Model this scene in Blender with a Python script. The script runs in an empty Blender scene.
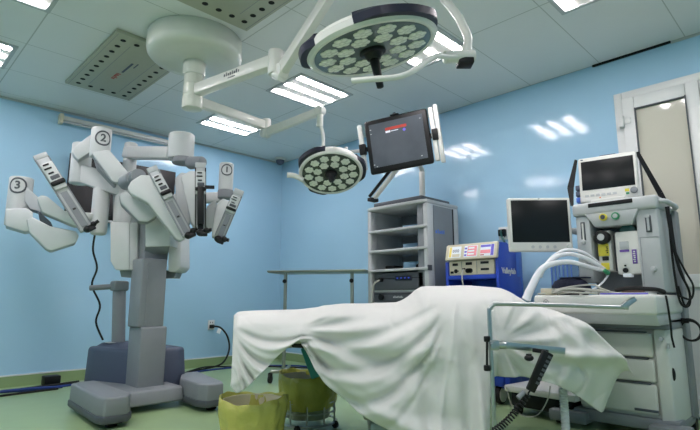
import bpy, bmesh, math, random
from mathutils import Vector, Matrix, noise

# ------------------------------------------------------------------ camera, world, light, exposure
SC = bpy.context.scene
COL = SC.collection
FPX, CAMH = 493.0, 0.82
PITCH = math.atan(84 / FPX)
cam_data = bpy.data.cameras.new('camera')
cam_data.sensor_width = 36.0
cam_data.lens = 36.0 * FPX / 700.0
cam_data.clip_start = 0.02
cam = bpy.data.objects.new('camera', cam_data)
cam.location = (0, 0, CAMH)
cam.rotation_euler = (math.pi / 2 + PITCH, 0, -math.pi / 4)
COL.objects.link(cam)
SC.camera = cam
SC.view_settings.view_transform = 'Standard'
SC.view_settings.look = 'None'
SC.view_settings.gamma = 1.0
SC.view_settings.exposure = 0.82
SC.view_settings.use_curve_mapping = False
world = bpy.data.worlds.new('world')
SC.world = world
world.use_nodes = True
world.node_tree.nodes['Background'].inputs[0].default_value = (0.5, 0.6, 0.7, 1)
world.node_tree.nodes['Background'].inputs[1].default_value = 0.05
TUBE_STRENGTH = 21.0
AREA_POWER = 9.0
# unseen area lamps added out of frame at ceiling height, as fill light
for k, (x, y) in enumerate([(0.37, 0.95), (0.37, 2.2), (0.37, -0.4), (2.9, -0.4), (-1.5, 3.5), (-1.5, 1.0)]):
    ld = bpy.data.lights.new('unseen_fill_lamp', 'AREA')
    ld.shape = 'RECTANGLE'; ld.size = 0.6; ld.size_y = 0.38; ld.energy = AREA_POWER
    ld.color = (1.0, 0.93, 0.96)
    lo = bpy.data.objects.new('unseen_fill_lamp', ld)
    lo.location = (x, y, 2.79)
    COL.objects.link(lo)

# ------------------------------------------------------------------ helpers
HD = Vector((1, 1, 0)).normalized()      # the way the camera looks, on the ground
RT = Vector((1, -1, 0)).normalized()     # to its right
UP = Vector((0, 0, 1))
CP, SP = math.cos(PITCH), math.sin(PITCH)

def ray(px, py):
    a = (px - 350) / FPX; b = (215 - py) / FPX
    return RT * a + HD * (CP - b * SP) + UP * (b * CP + SP)
def P(px, py, F):                        # point at ground distance F along the view
    r = ray(px, py)
    return Vector((0, 0, CAMH)) + r * (F / r.dot(HD))
def PZ(px, py, z):
    r = ray(px, py); return Vector((0, 0, CAMH)) + r * ((z - CAMH) / r.z)
def PX(px, py, x):
    r = ray(px, py); return Vector((0, 0, CAMH)) + r * (x / r.x)
def PY(px, py, y):
    r = ray(px, py); return Vector((0, 0, CAMH)) + r * (y / r.y)
def hd(p):                               # the level line of sight through a point
    return Vector((p.x, p.y, 0)).normalized()
def W(L, F, z):                          # view-aligned ground coordinates to world
    return RT * L + HD * F + UP * z

def lin(c):
    return c / 12.92 if c <= 0.04045 else ((c + 0.055) / 1.055) ** 2.4
def rgb(h):
    h = h.lstrip('#')
    return tuple(lin(int(h[i:i + 2], 16) / 255) for i in (0, 2, 4)) + (1,)

MATS = {}
def mat(name, col, rough=0.5, metal=0.0, var=0.06, scale=18.0, bump=0.0, bscale=60.0, coat=0.0, trans=0.0, alpha=1.0, emit=0.0, spec=0.5):
    m = bpy.data.materials.new(name); m.use_nodes = True
    nt = m.node_tree; b = nt.nodes['Principled BSDF']
    c = rgb(col)
    b.inputs['Roughness'].default_value = rough
    b.inputs['Metallic'].default_value = metal
    b.inputs['Specular IOR Level'].default_value = spec
    b.inputs['Coat Weight'].default_value = coat
    b.inputs['Transmission Weight'].default_value = trans
    b.inputs['Alpha'].default_value = alpha
    tc = nt.nodes.new('ShaderNodeTexCoord')
    nz = nt.nodes.new('ShaderNodeTexNoise'); nz.inputs['Scale'].default_value = scale; nz.inputs['Detail'].default_value = 4
    nt.links.new(tc.outputs['Object'], nz.inputs['Vector'])
    mx = nt.nodes.new('ShaderNodeMix'); mx.data_type = 'RGBA'
    mx.inputs[6].default_value = tuple(v * (1 - var) for v in c[:3]) + (1,)
    mx.inputs[7].default_value = tuple(min(1, v * (1 + var)) for v in c[:3]) + (1,)
    nt.links.new(nz.outputs['Fac'], mx.inputs[0])
    nt.links.new(mx.outputs[2], b.inputs['Base Color'])
    if emit:
        nt.links.new(mx.outputs[2], b.inputs['Emission Color'])
        b.inputs['Emission Strength'].default_value = emit
    if bump:
        n2 = nt.nodes.new('ShaderNodeTexNoise'); n2.inputs['Scale'].default_value = bscale; n2.inputs['Detail'].default_value = 5
        nt.links.new(tc.outputs['Object'], n2.inputs['Vector'])
        bp = nt.nodes.new('ShaderNodeBump'); bp.inputs['Strength'].default_value = bump; bp.inputs['Distance'].default_value = 0.02
        nt.links.new(n2.outputs['Fac'], bp.inputs['Height'])
        nt.links.new(bp.outputs['Normal'], b.inputs['Normal'])
    MATS[name] = m
    return m

class MB:
    """collects shapes; build() links them as one mesh object"""
    def __init__(self, frame=None):
        self.bm = bmesh.new(); self.frame = frame; self.mats = []; self.cur = 0
    def use(self, m):
        if m not in self.mats: self.mats.append(m)
        self.cur = self.mats.index(m); return self
    def _fin(self, faces, bevel=0.0, seg=2):
        for f in faces: f.material_index = self.cur
        if bevel > 0:
            es = set(); 
            for f in faces:
                for e in f.edges:
                    if len(e.link_faces) == 2 and e.calc_face_angle(0) > 0.35: es.add(e)
            r = bmesh.ops.bevel(self.bm, geom=list(es), offset=bevel, segments=seg, affect='EDGES', profile=0.5, clamp_overlap=True)
            for f in r['faces']: f.material_index = self.cur
        return self
    def solid(self, bottom, top, bevel=0.0, seg=2):
        n = len(bottom)
        vb = [self.bm.verts.new(v) for v in bottom]; vt = [self.bm.verts.new(v) for v in top]
        fs = [self.bm.faces.new(vb[::-1]), self.bm.faces.new(vt)]
        for i in range(n):
            j = (i + 1) % n
            fs.append(self.bm.faces.new((vb[i], vb[j], vt[j], vt[i])))
        bmesh.ops.recalc_face_normals(self.bm, faces=fs)
        return self._fin(fs, bevel, seg)
    def box(self, c, s, bevel=0.0, rot=None, seg=2):
        c = Vector(c); hx, hy, hz = s[0] / 2, s[1] / 2, s[2] / 2
        def q(x, y, z):
            v = Vector((x, y, z))
            if rot is not None: v = rot @ v
            return c + v
        b = [q(-hx, -hy, -hz), q(hx, -hy, -hz), q(hx, hy, -hz), q(-hx, hy, -hz)]
        t = [q(-hx, -hy, hz), q(hx, -hy, hz), q(hx, hy, hz), q(-hx, hy, hz)]
        return self.solid(b, t, bevel, seg)
    def bb(self, lo, hi, bevel=0.0, seg=2):
        lo = Vector(lo); hi = Vector(hi)
        return self.box((lo + hi) / 2, hi - lo, bevel, None, seg)
    def beam(self, p0, p1, w, h, w1=None, h1=None, up=UP, bevel=0.0, seg=2):
        p0 = Vector(p0); p1 = Vector(p1); w1 = w if w1 is None else w1; h1 = h if h1 is None else h1
        d = (p1 - p0).normalized(); s = d.cross(Vector(up))
        if s.length < 1e-4: s = d.cross(Vector((1, 0, 0)))
        s.normalize(); u = s.cross(d)
        b = [p0 + s * a * w / 2 + u * e * h / 2 for a, e in ((-1, -1), (1, -1), (1, 1), (-1, 1))]
        t = [p1 + s * a * w1 / 2 + u * e * h1 / 2 for a, e in ((-1, -1), (1, -1), (1, 1), (-1, 1))]
        return self.solid(b, t, bevel, seg)
    def cyl(self, p0, p1, r0, r1=None, n=24, bevel=0.0, seg=2):
        p0 = Vector(p0); p1 = Vector(p1); r1 = r0 if r1 is None else r1
        d = (p1 - p0).normalized(); s = d.orthogonal().normalized(); u = d.cross(s)
        ring = lambda p, r: [p + (s * math.cos(2 * math.pi * k / n) + u * math.sin(2 * math.pi * k / n)) * r for k in range(n)]
        b, t = ring(p0, r0), ring(p1, r1)
        vb = [self.bm.verts.new(v) for v in b]; vt = [self.bm.verts.new(v) for v in t]
        fs = [self.bm.faces.new(vb[::-1]), self.bm.faces.new(vt)]
        for i in range(n):
            j = (i + 1) % n; fs.append(self.bm.faces.new((vb[i], vb[j], vt[j], vt[i])))
        bmesh.ops.recalc_face_normals(self.bm, faces=fs)
        for f in fs: f.material_index = self.cur
        if bevel > 0:
            es = set(fs[0].edges) | set(fs[1].edges)
            r = bmesh.ops.bevel(self.bm, geom=list(es), offset=bevel, segments=seg, affect='EDGES', profile=0.5, clamp_overlap=True)
            for f in r['faces']: f.material_index = self.cur
        return self
    def tube(self, pts, r, n=8, sub=6, closed=False, rs=None):
        pts = [Vector(p) for p in pts]
        path = []
        if sub > 1 and len(pts) > 2:
            for i in range(len(pts) - 1):
                p0 = pts[max(i - 1, 0)]; p1 = pts[i]; p2 = pts[i + 1]; p3 = pts[min(i + 2, len(pts) - 1)]
                for k in range(sub):
                    t = k / sub
                    path.append(0.5 * ((2 * p1) + (p2 - p0) * t + (2 * p0 - 5 * p1 + 4 * p2 - p3) * t * t + (3 * p1 - p0 - 3 * p2 + p3) * t ** 3))
            path.append(pts[-1])
        else:
            path = pts
        up = None; rings = []
        for i, p in enumerate(path):
            a = path[max(i - 1, 0)]; b = path[min(i + 1, len(path) - 1)]
            d = (b - a)
            if d.length < 1e-9: d = Vector((0, 0, 1))
            d.normalize()
            if up is None: up = d.orthogonal().normalized()
            up = (up - d * up.dot(d))
            if up.length < 1e-6: up = d.orthogonal()
            up.normalize(); s = d.cross(up)
            rr = r if rs is None else rs(i / max(1, len(path) - 1))
            rings.append([self.bm.verts.new(p + (up * math.cos(2 * math.pi * k / n) + s * math.sin(2 * math.pi * k / n)) * rr) for k in range(n)])
        fs = [self.bm.faces.new(rings[0][::-1]), self.bm.faces.new(rings[-1])]
        for A, B in zip(rings, rings[1:]):
            for k in range(n):
                j = (k + 1) % n; fs.append(self.bm.faces.new((A[k], A[j], B[j], B[k])))
        for f in fs: f.material_index = self.cur
        return self
    def lathe(self, prof, o=(0, 0, 0), n=32, M=None, wob=None, cap=True):
        o = Vector(o); rings = []
        for i, (r, z) in enumerate(prof):
            ring = []
            for k in range(n):
                a = 2 * math.pi * k / n
                rr, zz = r, z
                if wob: rr, zz = wob(i, a, r, z)
                v = Vector((rr * math.cos(a), rr * math.sin(a), zz))
                if M is not None: v = M @ v
                ring.append(self.bm.verts.new(o + v))
            rings.append(ring)
        fs = []
        for A, B in zip(rings, rings[1:]):
            for k in range(n):
                j = (k + 1) % n; fs.append(self.bm.faces.new((A[k], A[j], B[j], B[k])))
        if cap:
            fs.append(self.bm.faces.new(rings[0][::-1])); fs.append(self.bm.faces.new(rings[-1]))
        for f in fs: f.material_index = self.cur
        return self
    def hull(self, pts, bevel=0.0, seg=2):
        vs = [self.bm.verts.new(Vector(p)) for p in pts]
        r = bmesh.ops.convex_hull(self.bm, input=vs)
        junk = [g for g in r['geom_interior'] + r['geom_unused'] if isinstance(g, bmesh.types.BMVert)]
        if junk: bmesh.ops.delete(self.bm, geom=list(set(junk)), context='VERTS')
        fs = [g for g in r['geom'] if isinstance(g, bmesh.types.BMFace) and g.is_valid]
        bmesh.ops.recalc_face_normals(self.bm, faces=fs)
        return self._fin(fs, bevel, seg)
    def prism(self, pts, d, bevel=0.0, seg=2):
        d = Vector(d); pts = [Vector(p) for p in pts]
        return self.solid(pts, [p + d for p in pts], bevel, seg)
    def ball(self, c, r, sz=(1, 1, 1), n=16):
        M = Matrix.Translation(Vector(c)) @ Matrix.Diagonal((sz[0], sz[1], sz[2], 1))
        r_ = bmesh.ops.create_uvsphere(self.bm, u_segments=n, v_segments=n // 2 + 2, radius=r, matrix=M)
        for v in r_['verts']:
            for f in v.link_faces: f.material_index = self.cur
        return self
    def torus(self, c, R, r, ax=UP, n=32, m=8):
        ax = Vector(ax).normalized(); s = ax.orthogonal().normalized(); u = ax.cross(s); c = Vector(c)
        rings = []
        for i in range(n):
            a = 2 * math.pi * i / n; d = s * math.cos(a) + u * math.sin(a)
            rings.append([self.bm.verts.new(c + d * (R + r * math.cos(2 * math.pi * k / m)) + ax * r * math.sin(2 * math.pi * k / m)) for k in range(m)])
        for i in range(n):
            A, B = rings[i], rings[(i + 1) % n]
            for k in range(m):
                j = (k + 1) % m
                f = self.bm.faces.new((A[k], B[k], B[j], A[j])); f.material_index = self.cur
        return self
    def text(self, s, o, right, up, size, depth=0.0015, align='CENTER', fat=0.0):
        cu = bpy.data.curves.new('t', 'FONT'); cu.body = s; cu.size = size; cu.extrude = depth; cu.align_x = align; cu.align_y = 'CENTER'; cu.resolution_u = 3; cu.offset = fat
        ob = bpy.data.objects.new('t', cu); COL.objects.link(ob)
        dg = bpy.context.evaluated_depsgraph_get()
        me = bpy.data.meshes.new_from_object(ob.evaluated_get(dg))
        right = Vector(right).normalized(); up = Vector(up).normalized(); nn = right.cross(up)
        M = Matrix(((right.x, up.x, nn.x, o[0]), (right.y, up.y, nn.y, o[1]), (right.z, up.z, nn.z, o[2]), (0, 0, 0, 1)))
        me.transform(M)
        k = len(self.bm.faces); self.bm.from_mesh(me); self.bm.faces.ensure_lookup_table()
        for f in self.bm.faces[k:]: f.material_index = self.cur
        bpy.data.objects.remove(ob); bpy.data.curves.remove(cu); bpy.data.meshes.remove(me)
        return self
    def strokes(self, n, o, right, up, size, depth=0.0006):
        """a print too small to read in the photograph: a row of uneven marks"""
        o = Vector(o); right = Vector(right).normalized(); up = Vector(up).normalized(); nn = right.cross(up)
        R = Matrix((right, up, nn)).transposed()
        for k in range(n):
            h = size * (.55, .8, .5, .62, .75)[k % 5]
            self.box(o + right * (k - (n - 1) / 2) * size * .62 + up * (h - size * .6) / 2, (size * (.42, .3, .46)[k % 3], h, depth * 2), 0, R)
        return self
    def build(self, name, m=None, parent=None, loc=None, angle=35):
        if self.frame is not None:
            self.bm.transform(self.frame)
            if self.frame.determinant() < 0: bmesh.ops.reverse_faces(self.bm, faces=self.bm.faces[:])
        root = Vector((0, 0, 0)); p = parent
        while p is not None: root += p.location; p = p.parent
        o_loc = Vector(loc) if loc is not None else Vector((0, 0, 0))
        bmesh.ops.translate(self.bm, verts=self.bm.verts, vec=-(root + o_loc))
        me = bpy.data.meshes.new(name); self.bm.to_mesh(me); self.bm.free()
        if m is not None and not self.mats: me.materials.append(m)
        for mm in self.mats: me.materials.append(mm)
        me.polygons.foreach_set('use_smooth', [True] * len(me.polygons))
        me.set_sharp_from_angle(angle=math.radians(angle))
        o = bpy.data.objects.new(name, me); COL.objects.link(o); o.location = o_loc
        if parent is not None: o.parent = parent
        return o

def tag(o, label, cat, group=None):
    o['label'] = label; o['category'] = cat
    if group: o['group'] = group
    return o
def thing(name, label, cat, loc, group=None):
    o = bpy.data.objects.new(name, None); COL.objects.link(o); o.location = Vector(loc); o.empty_display_size = 0.1
    return tag(o, label, cat, group)
def struct(o):
    o['kind'] = 'structure'; return o
def copy_tree(o, parent=None):
    c = o.copy(); COL.objects.link(c); c.parent = parent
    for ch in list(o.children): copy_tree(ch, c)
    return c
def axes(right, up):
    right = Vector(right).normalized(); up = Vector(up); n = right.cross(up).normalized(); up = n.cross(right)
    return right, up, n
def frame(o, x, y, z):
    return Matrix(((x[0], y[0], z[0], o[0]), (x[1], y[1], z[1], o[1]), (x[2], y[2], z[2], o[2]), (0, 0, 0, 1)))
rnd = random.Random(7)

# ------------------------------------------------------------------ materials
WHITE = mat('robot_white', '#cdd0cf', 0.42, var=0.03)
OFFW = mat('enamel_white', '#dcdcd6', 0.35, var=0.03, coat=0.2)
LGREY = mat('light_grey_plastic', '#b9bdbe', 0.45, var=0.04)
MGREY = mat('mid_grey_plastic', '#82878b', 0.5, var=0.05)
DGREY = mat('dark_grey_plastic', '#4d5258', 0.5, var=0.05)
SLATE = mat('slate_blue_plastic', '#4b5468', 0.55, var=0.05)
BLACK = mat('black_plastic', '#0e0f10', 0.45, var=0.1, spec=0.35)
RUBBER = mat('black_rubber', '#101011', 0.7, var=0.1)
NAVY = mat('navy_plastic', '#16182e', 0.4, var=0.08)
SCREEN = mat('dark_screen_glass', '#101214', 0.3, var=0.1, coat=0.0, spec=0.35)
SCREENG = mat('lit_grey_screen', '#454c53', 0.3, var=0.35, scale=5, emit=0.14, spec=0.35)
STEEL = mat('brushed_steel', '#b4b8b8', 0.28, metal=1.0, var=0.08, scale=40)
STEELG = mat('satin_steel', '#a2a79c', 0.42, metal=0.9, var=0.06, scale=30)
CREAM = mat('cream_plastic', '#d8d1b8', 0.45, var=0.03)
BLUEP = mat('cobalt_blue_plastic', '#2347b8', 0.4, var=0.05)
LBLUEP = mat('pale_blue_plastic', '#4a74cf', 0.4, var=0.05)
NAVYC = mat('navy_cloth', '#141b33', 0.85, var=0.2, scale=60, bump=0.3)
CLOTH = mat('white_cotton', '#dcdcd8', 0.85, var=0.03, scale=9, bump=0.25, bscale=300, spec=0.2)
TEAL = mat('teal_vinyl', '#1f7f7c', 0.55, var=0.06)
YELLOW = mat('yellow_plastic', '#d6c93a', 0.45, var=0.05)
PURPLE = mat('purple_plastic', '#6a4b9e', 0.45, var=0.05)
RED = mat('red_print', '#b23a30', 0.5, var=0.05)
PANELG = mat('beige_metal_panel', '#a9ab98', 0.5, var=0.05)
HOLE = mat('vent_hole_black', '#050606', 0.9, var=0.1)
CANOPYM = mat('canopy_enamel', '#cfd3c8', 0.35, var=0.03, coat=0.3)
TUBEM = mat('lit_fluorescent_tube', '#fff6fa', 0.5, var=0.0, emit=TUBE_STRENGTH)
LEDM = mat('lamp_lens_pod', '#e3e8da', 0.15, var=0.3, scale=60, coat=0.6)
DISCM = mat('lamp_dark_glass', '#5c6a6a', 0.15, var=0.12, scale=12, coat=0.5)
CABLEG = mat('grey_cable', '#b7b8ae', 0.55, var=0.08)
HOSEM = mat('white_hose', '#e4e7ea', 0.4, var=0.04)
GREEN = mat('green_plastic', '#2f8a5e', 0.45, var=0.05)
DTEAL = mat('dark_teal_plastic', '#0f4f4a', 0.35, var=0.05)
BAG = mat('yellow_bag_film', '#cbc866', 0.25, var=0.15, scale=10, bump=0.9, bscale=14, alpha=0.84)
BAG2 = mat('olive_bag_film', '#a3a446', 0.3, var=0.15, scale=10, bump=0.8, bscale=14, alpha=0.94)
ACRYL = mat('blue_clear_plastic', '#7fa6d8', 0.2, var=0.05, alpha=0.55)
CORDB = mat('blue_cable', '#1d3a86', 0.5, var=0.08)
ORANGE = mat('orange_print', '#d8743a', 0.5, var=0.05)
LCDW = mat('lit_white_display', '#dfe5ea', 0.4, var=0.05, emit=0.12)
LCDP = mat('lit_pink_display', '#e58f97', 0.4, var=0.1, emit=0.12)
LCDV = mat('lit_violet_display', '#6a63c8', 0.4, var=0.1, emit=0.12)
LCDY = mat('lit_yellow_display', '#e6cf66', 0.4, var=0.1, emit=0.12)
LEDB = mat('lit_blue_led', '#3552d0', 0.3, var=0.0, emit=0.3)
MACH = mat('machine_white', '#cfd1cb', 0.4, var=0.03)
DISC2 = mat('lamp_black_glass', '#2e3636', 0.15, var=0.12, scale=12, coat=0.5)
FROST = mat('frosted_beige_glass', '#cfccbd', 0.08, var=0.04, scale=3, coat=0.5)
DOORM = mat('white_pvc', '#dddfdd', 0.35, var=0.02)

def crease(m, scale, dist, strength):
    nt = m.node_tree; b = nt.nodes['Principled BSDF']
    old = b.inputs['Normal'].links[0].from_socket
    tc = nt.nodes.new('ShaderNodeTexCoord'); nz = nt.nodes.new('ShaderNodeTexNoise')
    nz.noise_type = 'RIDGED_MULTIFRACTAL'
    nz.inputs['Scale'].default_value = scale; nz.inputs['Detail'].default_value = 3; nz.inputs['Distortion'].default_value = 0.6
    nt.links.new(tc.outputs['Object'], nz.inputs['Vector'])
    bp = nt.nodes.new('ShaderNodeBump'); bp.inputs['Strength'].default_value = strength; bp.inputs['Distance'].default_value = dist
    nt.links.new(nz.outputs['Fac'], bp.inputs['Height']); nt.links.new(old, bp.inputs['Normal']); nt.links.new(bp.outputs['Normal'], b.inputs['Normal'])
crease(CLOTH, 3.2, 0.012, 0.5)
crease(BAG, 7, 0.03, 0.9); crease(BAG2, 8, 0.02, 0.8)
# ------------------------------------------------------------------ the room
def wall_mat():
    m = mat('blue_gloss_paint', '#a9d1ea', 0.1, var=0.04, scale=1.6, bump=0.06, bscale=8, coat=0.0, spec=0.5)
    return m
def ceil_mat():
    m = mat('ceiling_panel_paint', '#e4e6e6', 0.55, var=0.02, scale=2)
    nt = m.node_tree; b = nt.nodes['Principled BSDF']
    src = b.inputs['Base Color'].links[0].from_socket
    g = nt.nodes.new('ShaderNodeNewGeometry'); sx = nt.nodes.new('ShaderNodeSeparateXYZ')
    nt.links.new(g.outputs['Position'], sx.inputs[0])
    def M(op, a, bb):
        n = nt.nodes.new('ShaderNodeMath'); n.operation = op
        for i, v in enumerate((a, bb)):
            if v is None: continue
            if isinstance(v, (int, float)): n.inputs[i].default_value = v
            else: nt.links.new(v, n.inputs[i])
        return n.outputs[0]
    def seam(axis, off, step, wd):
        t = M('DIVIDE', M('SUBTRACT', sx.outputs[axis], off), step)
        d = M('ABSOLUTE', M('SUBTRACT', M('FRACT', M('ADD', t, 20.5), None), 0.5), None)
        return M('LESS_THAN', M('MULTIPLY', d, step), wd)
    fac = M('MAXIMUM', seam('X', 0.745, 1.18, 0.0045), seam('Y', 1.27, 0.615, 0.0035))
    mx = nt.nodes.new('ShaderNodeMix'); mx.data_type = 'RGBA'
    nt.links.new(fac, mx.inputs[0]); nt.links.new(src, mx.inputs[6]); mx.inputs[7].default_value = rgb('#b9bdba')
    nt.links.new(mx.outputs[2], b.inputs['Base Color'])
    return m
WALL = wall_mat(); CEIL = ceil_mat()
FLOOR = mat('green_vinyl', '#9db788', 0.3, var=0.09, scale=5, bump=0.03, bscale=12, spec=0.5)
COVE = mat('green_vinyl_cove', '#8fa678', 0.4, var=0.07, scale=6)
XR, XL, YB, YF, ZC = 4.29, -2.6, 5.7, -2.2, 2.8
T = 0.1
struct(MB().bb((XL - T, YF - T, -T), (XR + T, YB + T, 0)).build('floor', FLOOR))
struct(MB().bb((XL - T, YF - T, ZC), (XR + T, YB + T, ZC + T)).build('ceiling', CEIL))
struct(MB().bb((XL - T, YB, 0), (XR + T, YB + T, ZC)).build('wall_left', WALL))
struct(MB().bb((XR, YF - T, 0), (XR + T, YB, ZC)).build('wall_right', WALL))
struct(MB().bb((XL - T, YF - T, 0), (XR + T, YF, ZC)).build('wall_back', WALL))
struct(MB().bb((XL - T, YF, 0), (XL, YB, ZC)).build('wall_front', WALL))
mb = MB().use(COVE).bb((XL, YB - 0.012, 0), (XR, YB, 0.1)); mb.use(DOORM).bb((XL, YB - 0.016, 0.1), (XR, YB, 0.112))
struct(mb.build('baseboard_left'))
mb = MB().use(COVE).bb((XR - 0.012, 1.22, 0), (XR, YB - 0.016, 0.1)); mb.use(DOORM).bb((XR - 0.016, 1.22, 0.1), (XR, YB - 0.016, 0.112))
struct(mb.build('baseboard_right'))
# dark gap where the ceiling panels stop short of the wall
struct(MB().bb((XR - 0.022, 0.75, ZC - 0.014), (XR - 0.001, 1.33, ZC - 0.0005)).build('trim_1', HOLE))
struct(MB().bb((XR - 0.008, YF, ZC - 0.02), (XR - 0.0005, 0.75, ZC - 0.0005)).build('trim_2', LGREY))
struct(MB().bb((XL, YB - 0.008, ZC - 0.022), (XR - 0.02, YB - 0.0005, ZC - 0.0005)).build('trim_3', LGREY))

# double door of white profiles with frosted panes
def door_frame():
    mb = MB(); a, b = XR - 0.05, XR - 0.001
    y0, y1 = 1.18, 0.02
    mb.bb((a, y0 - 0.06, 0), (b, y0, 2.475), 0.006); mb.bb((a, y1, 0), (b, y1 + 0.06, 2.475), 0.006)
    mb.bb((a, y1 + 0.06, 2.415), (b, y0 - 0.06, 2.475), 0.006)
    return mb
d = struct(door_frame().build('door_1', DOORM))
d.location = (0, 0, 0)
for (ya, yb, hy) in ((0.602, 1.116, 0.635), (0.084, 0.598, 0.56)):
    mb = MB(); a, b = XR - 0.075, XR - 0.012
    s = 0.085
    mb.bb((a, ya, 0.02), (b, ya + s, 2.41), 0.006); mb.bb((a, yb - s, 0.02), (b, yb, 2.41), 0.006)
    for z0, z1 in ((0.02, 0.15), (0.9, 0.995), (2.305, 2.41)):
        mb.bb((a, ya + s, z0), (b, yb - s, z1), 0.006)
    leaf = mb.build('door_leaf', DOORM, d)
    MB().bb((a + 0.02, ya + s - 0.004, 0.99), (b - 0.01, yb - s + 0.004, 2.31)).build('pane', FROST, leaf)
    MB().bb((a + 0.018, ya + s - 0.004, 0.145), (b - 0.01, yb - s + 0.004, 0.905)).build('lower_panel', DOORM, leaf)
    mb = MB(); mb.bb((a - 0.012, ya + s - 0.002, 0.985), (a + 0.022, ya + s + 0.006, 2.315)); mb.bb((a - 0.002, yb - s - 0.006, 0.985), (a + 0.022, yb - s + 0.002, 2.315))
    mb.bb((a - 0.002, ya + s, 2.303), (a + 0.022, yb - s, 2.312)); mb.build('gasket', DGREY, leaf)
    mb = MB(); mb.bb((a - 0.012, hy - 0.02, 1.44), (a + 0.001, hy + 0.02, 1.66), 0.004)
    mb.bb((a - 0.05, hy - 0.012, 1.54), (a - 0.011, hy + 0.012, 1.565), 0.004); mb.bb((a - 0.052, hy - .1, 1.54), (a - 0.034, hy + .012, 1.565), 0.004)
    mb.build('handle', BLACK, leaf)
for z in (2.22, 1.2, 0.35):
    mb = MB(); mb.cyl((XR - 0.085, 1.12, z - 0.045), (XR - 0.085, 1.12, z + 0.045), 0.013, n=14)
    mb.bb((XR - 0.083, 1.06, z - 0.022), (XR - 0.074, 1.12, z + 0.022), 0.003); mb.bb((XR - 0.09, 1.12, z - 0.04), (XR - 0.049, 1.15, z + 0.04), 0.003)
    mb.build('hinge', DOORM, d)

# ------------------------------------------------------------------ ceiling lights
LG = 'three tube ceiling lights'
def ceiling_light(x, y, label, ys=(-0.183, 0.0, 0.183)):
    t = thing('ceiling_light', label, 'ceiling light', (x, y, ZC), LG)
    mb = MB(); z0, z1 = ZC - 0.012, ZC - 0.0005
    mb.bb((x - 0.33, y - 0.265, z0), (x + 0.33, y - 0.235, z1)); mb.bb((x - 0.33, y + 0.235, z0), (x + 0.33, y + 0.265, z1))
    mb.bb((x - 0.33, y - 0.235, z0), (x - 0.3, y + 0.235, z1)); mb.bb((x + 0.3, y - 0.235, z0), (x + 0.33, y + 0.235, z1))
    mb.build('frame', LGREY, t)
    mb = MB(); mb.bb((x - 0.3, y - 0.235, ZC - 0.004), (x + 0.3, y + 0.235, ZC - 0.0008)); mb.build('reflector', OFFW, t)
    for dy in ys:
        MB().bb((x - 0.29, y + dy - 0.03, ZC - 0.0115), (x + 0.29, y + dy + 0.03, ZC - 0.0045), 0.002).build('tube', TUBEM, t)
    return t
ceiling_light(2.88, 4.76, 'three tube ceiling light above the lower lamp arm, closest to the room corner')
ceiling_light(2.92, 3.47, 'three tube ceiling light beside the elbow of the large lamp arm')
ceiling_light(2.94, 2.17, 'three tube ceiling light partly hidden behind the large round lamp')
ceiling_light(2.98, 0.93, 'three tube ceiling light over the door side, cut by the top of the picture')
ceiling_light(0.38, 4.70, 'three tube ceiling light above the numbered robot arm marked 3')
ceiling_light(0.42, 3.46, 'three tube ceiling light before the beige perforated panel beside the round ceiling mount')

# ------------------------------------------------------------------ perforated ceiling panels
def hole(t, x, y, z0):
    MB().cyl((x, y, z0 - 0.001), (x, y, z0 + 0.001), 0.021, n=16).build('vent_hole', HOLE, t)
def vent_panel(x0, x1, y0, y1, label, marks=True):
    t = thing('ceiling_vent', label, 'ceiling vent', ((x0 + x1) / 2, (y0 + y1) / 2, ZC), 'perforated beige ceiling panels')
    z0 = ZC - 0.03
    mb = MB(); mb.bb((x0, y0, z0), (x1, y1, ZC - 0.0006), 0.004); mb.build('panel', PANELG, t)
    xs = (x0 + 0.085, x1 - 0.085); n = 10
    for k in range(n):
        y = y0 + 0.1 + (y1 - y0 - 0.2) * k / (n - 1)
        for x in xs: hole(t, x, y, z0)
    for k in (1, 2, 3):
        x = xs[0] + (xs[1] - xs[0]) * k / 4
        hole(t, x, y1 - 0.1, z0); hole(t, x, y0 + 0.1, z0)
    mb = MB()
    for x in (x0 + 0.16, x1 - 0.16): mb.bb((x - 0.002, y0 + 0.16, z0 - 0.0008), (x + 0.002, y1 - 0.16, z0 + 0.001))
    mb.bb((x0 + .02, y0 + .02, z0 - .0008), (x0 + .024, y1 - .02, z0 + .001)); mb.bb((x1 - .024, y0 + .02, z0 - .0008), (x1 - .02, y1 - .02, z0 + .001))
    mb.build('panel_seams', MGREY, t)
    if marks:
        cx = (x0 + x1) / 2; yc = (y0 + y1) / 2
        mb = MB().use(RED); mb.strokes(5, (cx - 0.02, yc + 0.14, z0 - 0.001), (0, -1, 0), (1, 0, 0), 0.05, 0.0006)
        mb.use(SLATE); mb.bb((cx - .012, yc - .2, z0 - .001), (cx + .006, yc + .03, z0)); mb.bb((cx + .03, yc - .22, z0 - .001), (cx + .04, yc - .12, z0))
        mb.build('printed_marks', None, t)
    return t
vent_panel(1.16, 1.74, 3.6, 4.86, 'perforated beige ceiling panel nearer the tube light fixed high on the blue wall')
vent_panel(1.26, 1.84, 1.75, 2.92, 'perforated beige ceiling panel beyond the round lamp mount, cut by the top of the picture', False)

# tube lamp high on the left wall
t = thing('wall_tube_lamp', 'unlit white tube lamp fixed high along the blue wall behind the robot', 'wall lamp', (1.95, YB, 2.70))
mb = MB(); mb.bb((1.36, YB - 0.045, 2.69), (2.66, YB - 0.001, 2.735), 0.005); mb.build('housing', OFFW, t)
MB().cyl((1.37, YB - 0.06, 2.665), (2.65, YB - 0.06, 2.665), 0.013, n=14).build('tube', LGREY, t)
for x in (1.345, 2.66):
    MB().bb((x - .015, YB - 0.08, 2.64), (x + 0.02, YB - 0.001, 2.745), 0.004).build('end_cap', CREAM, t)
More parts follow.
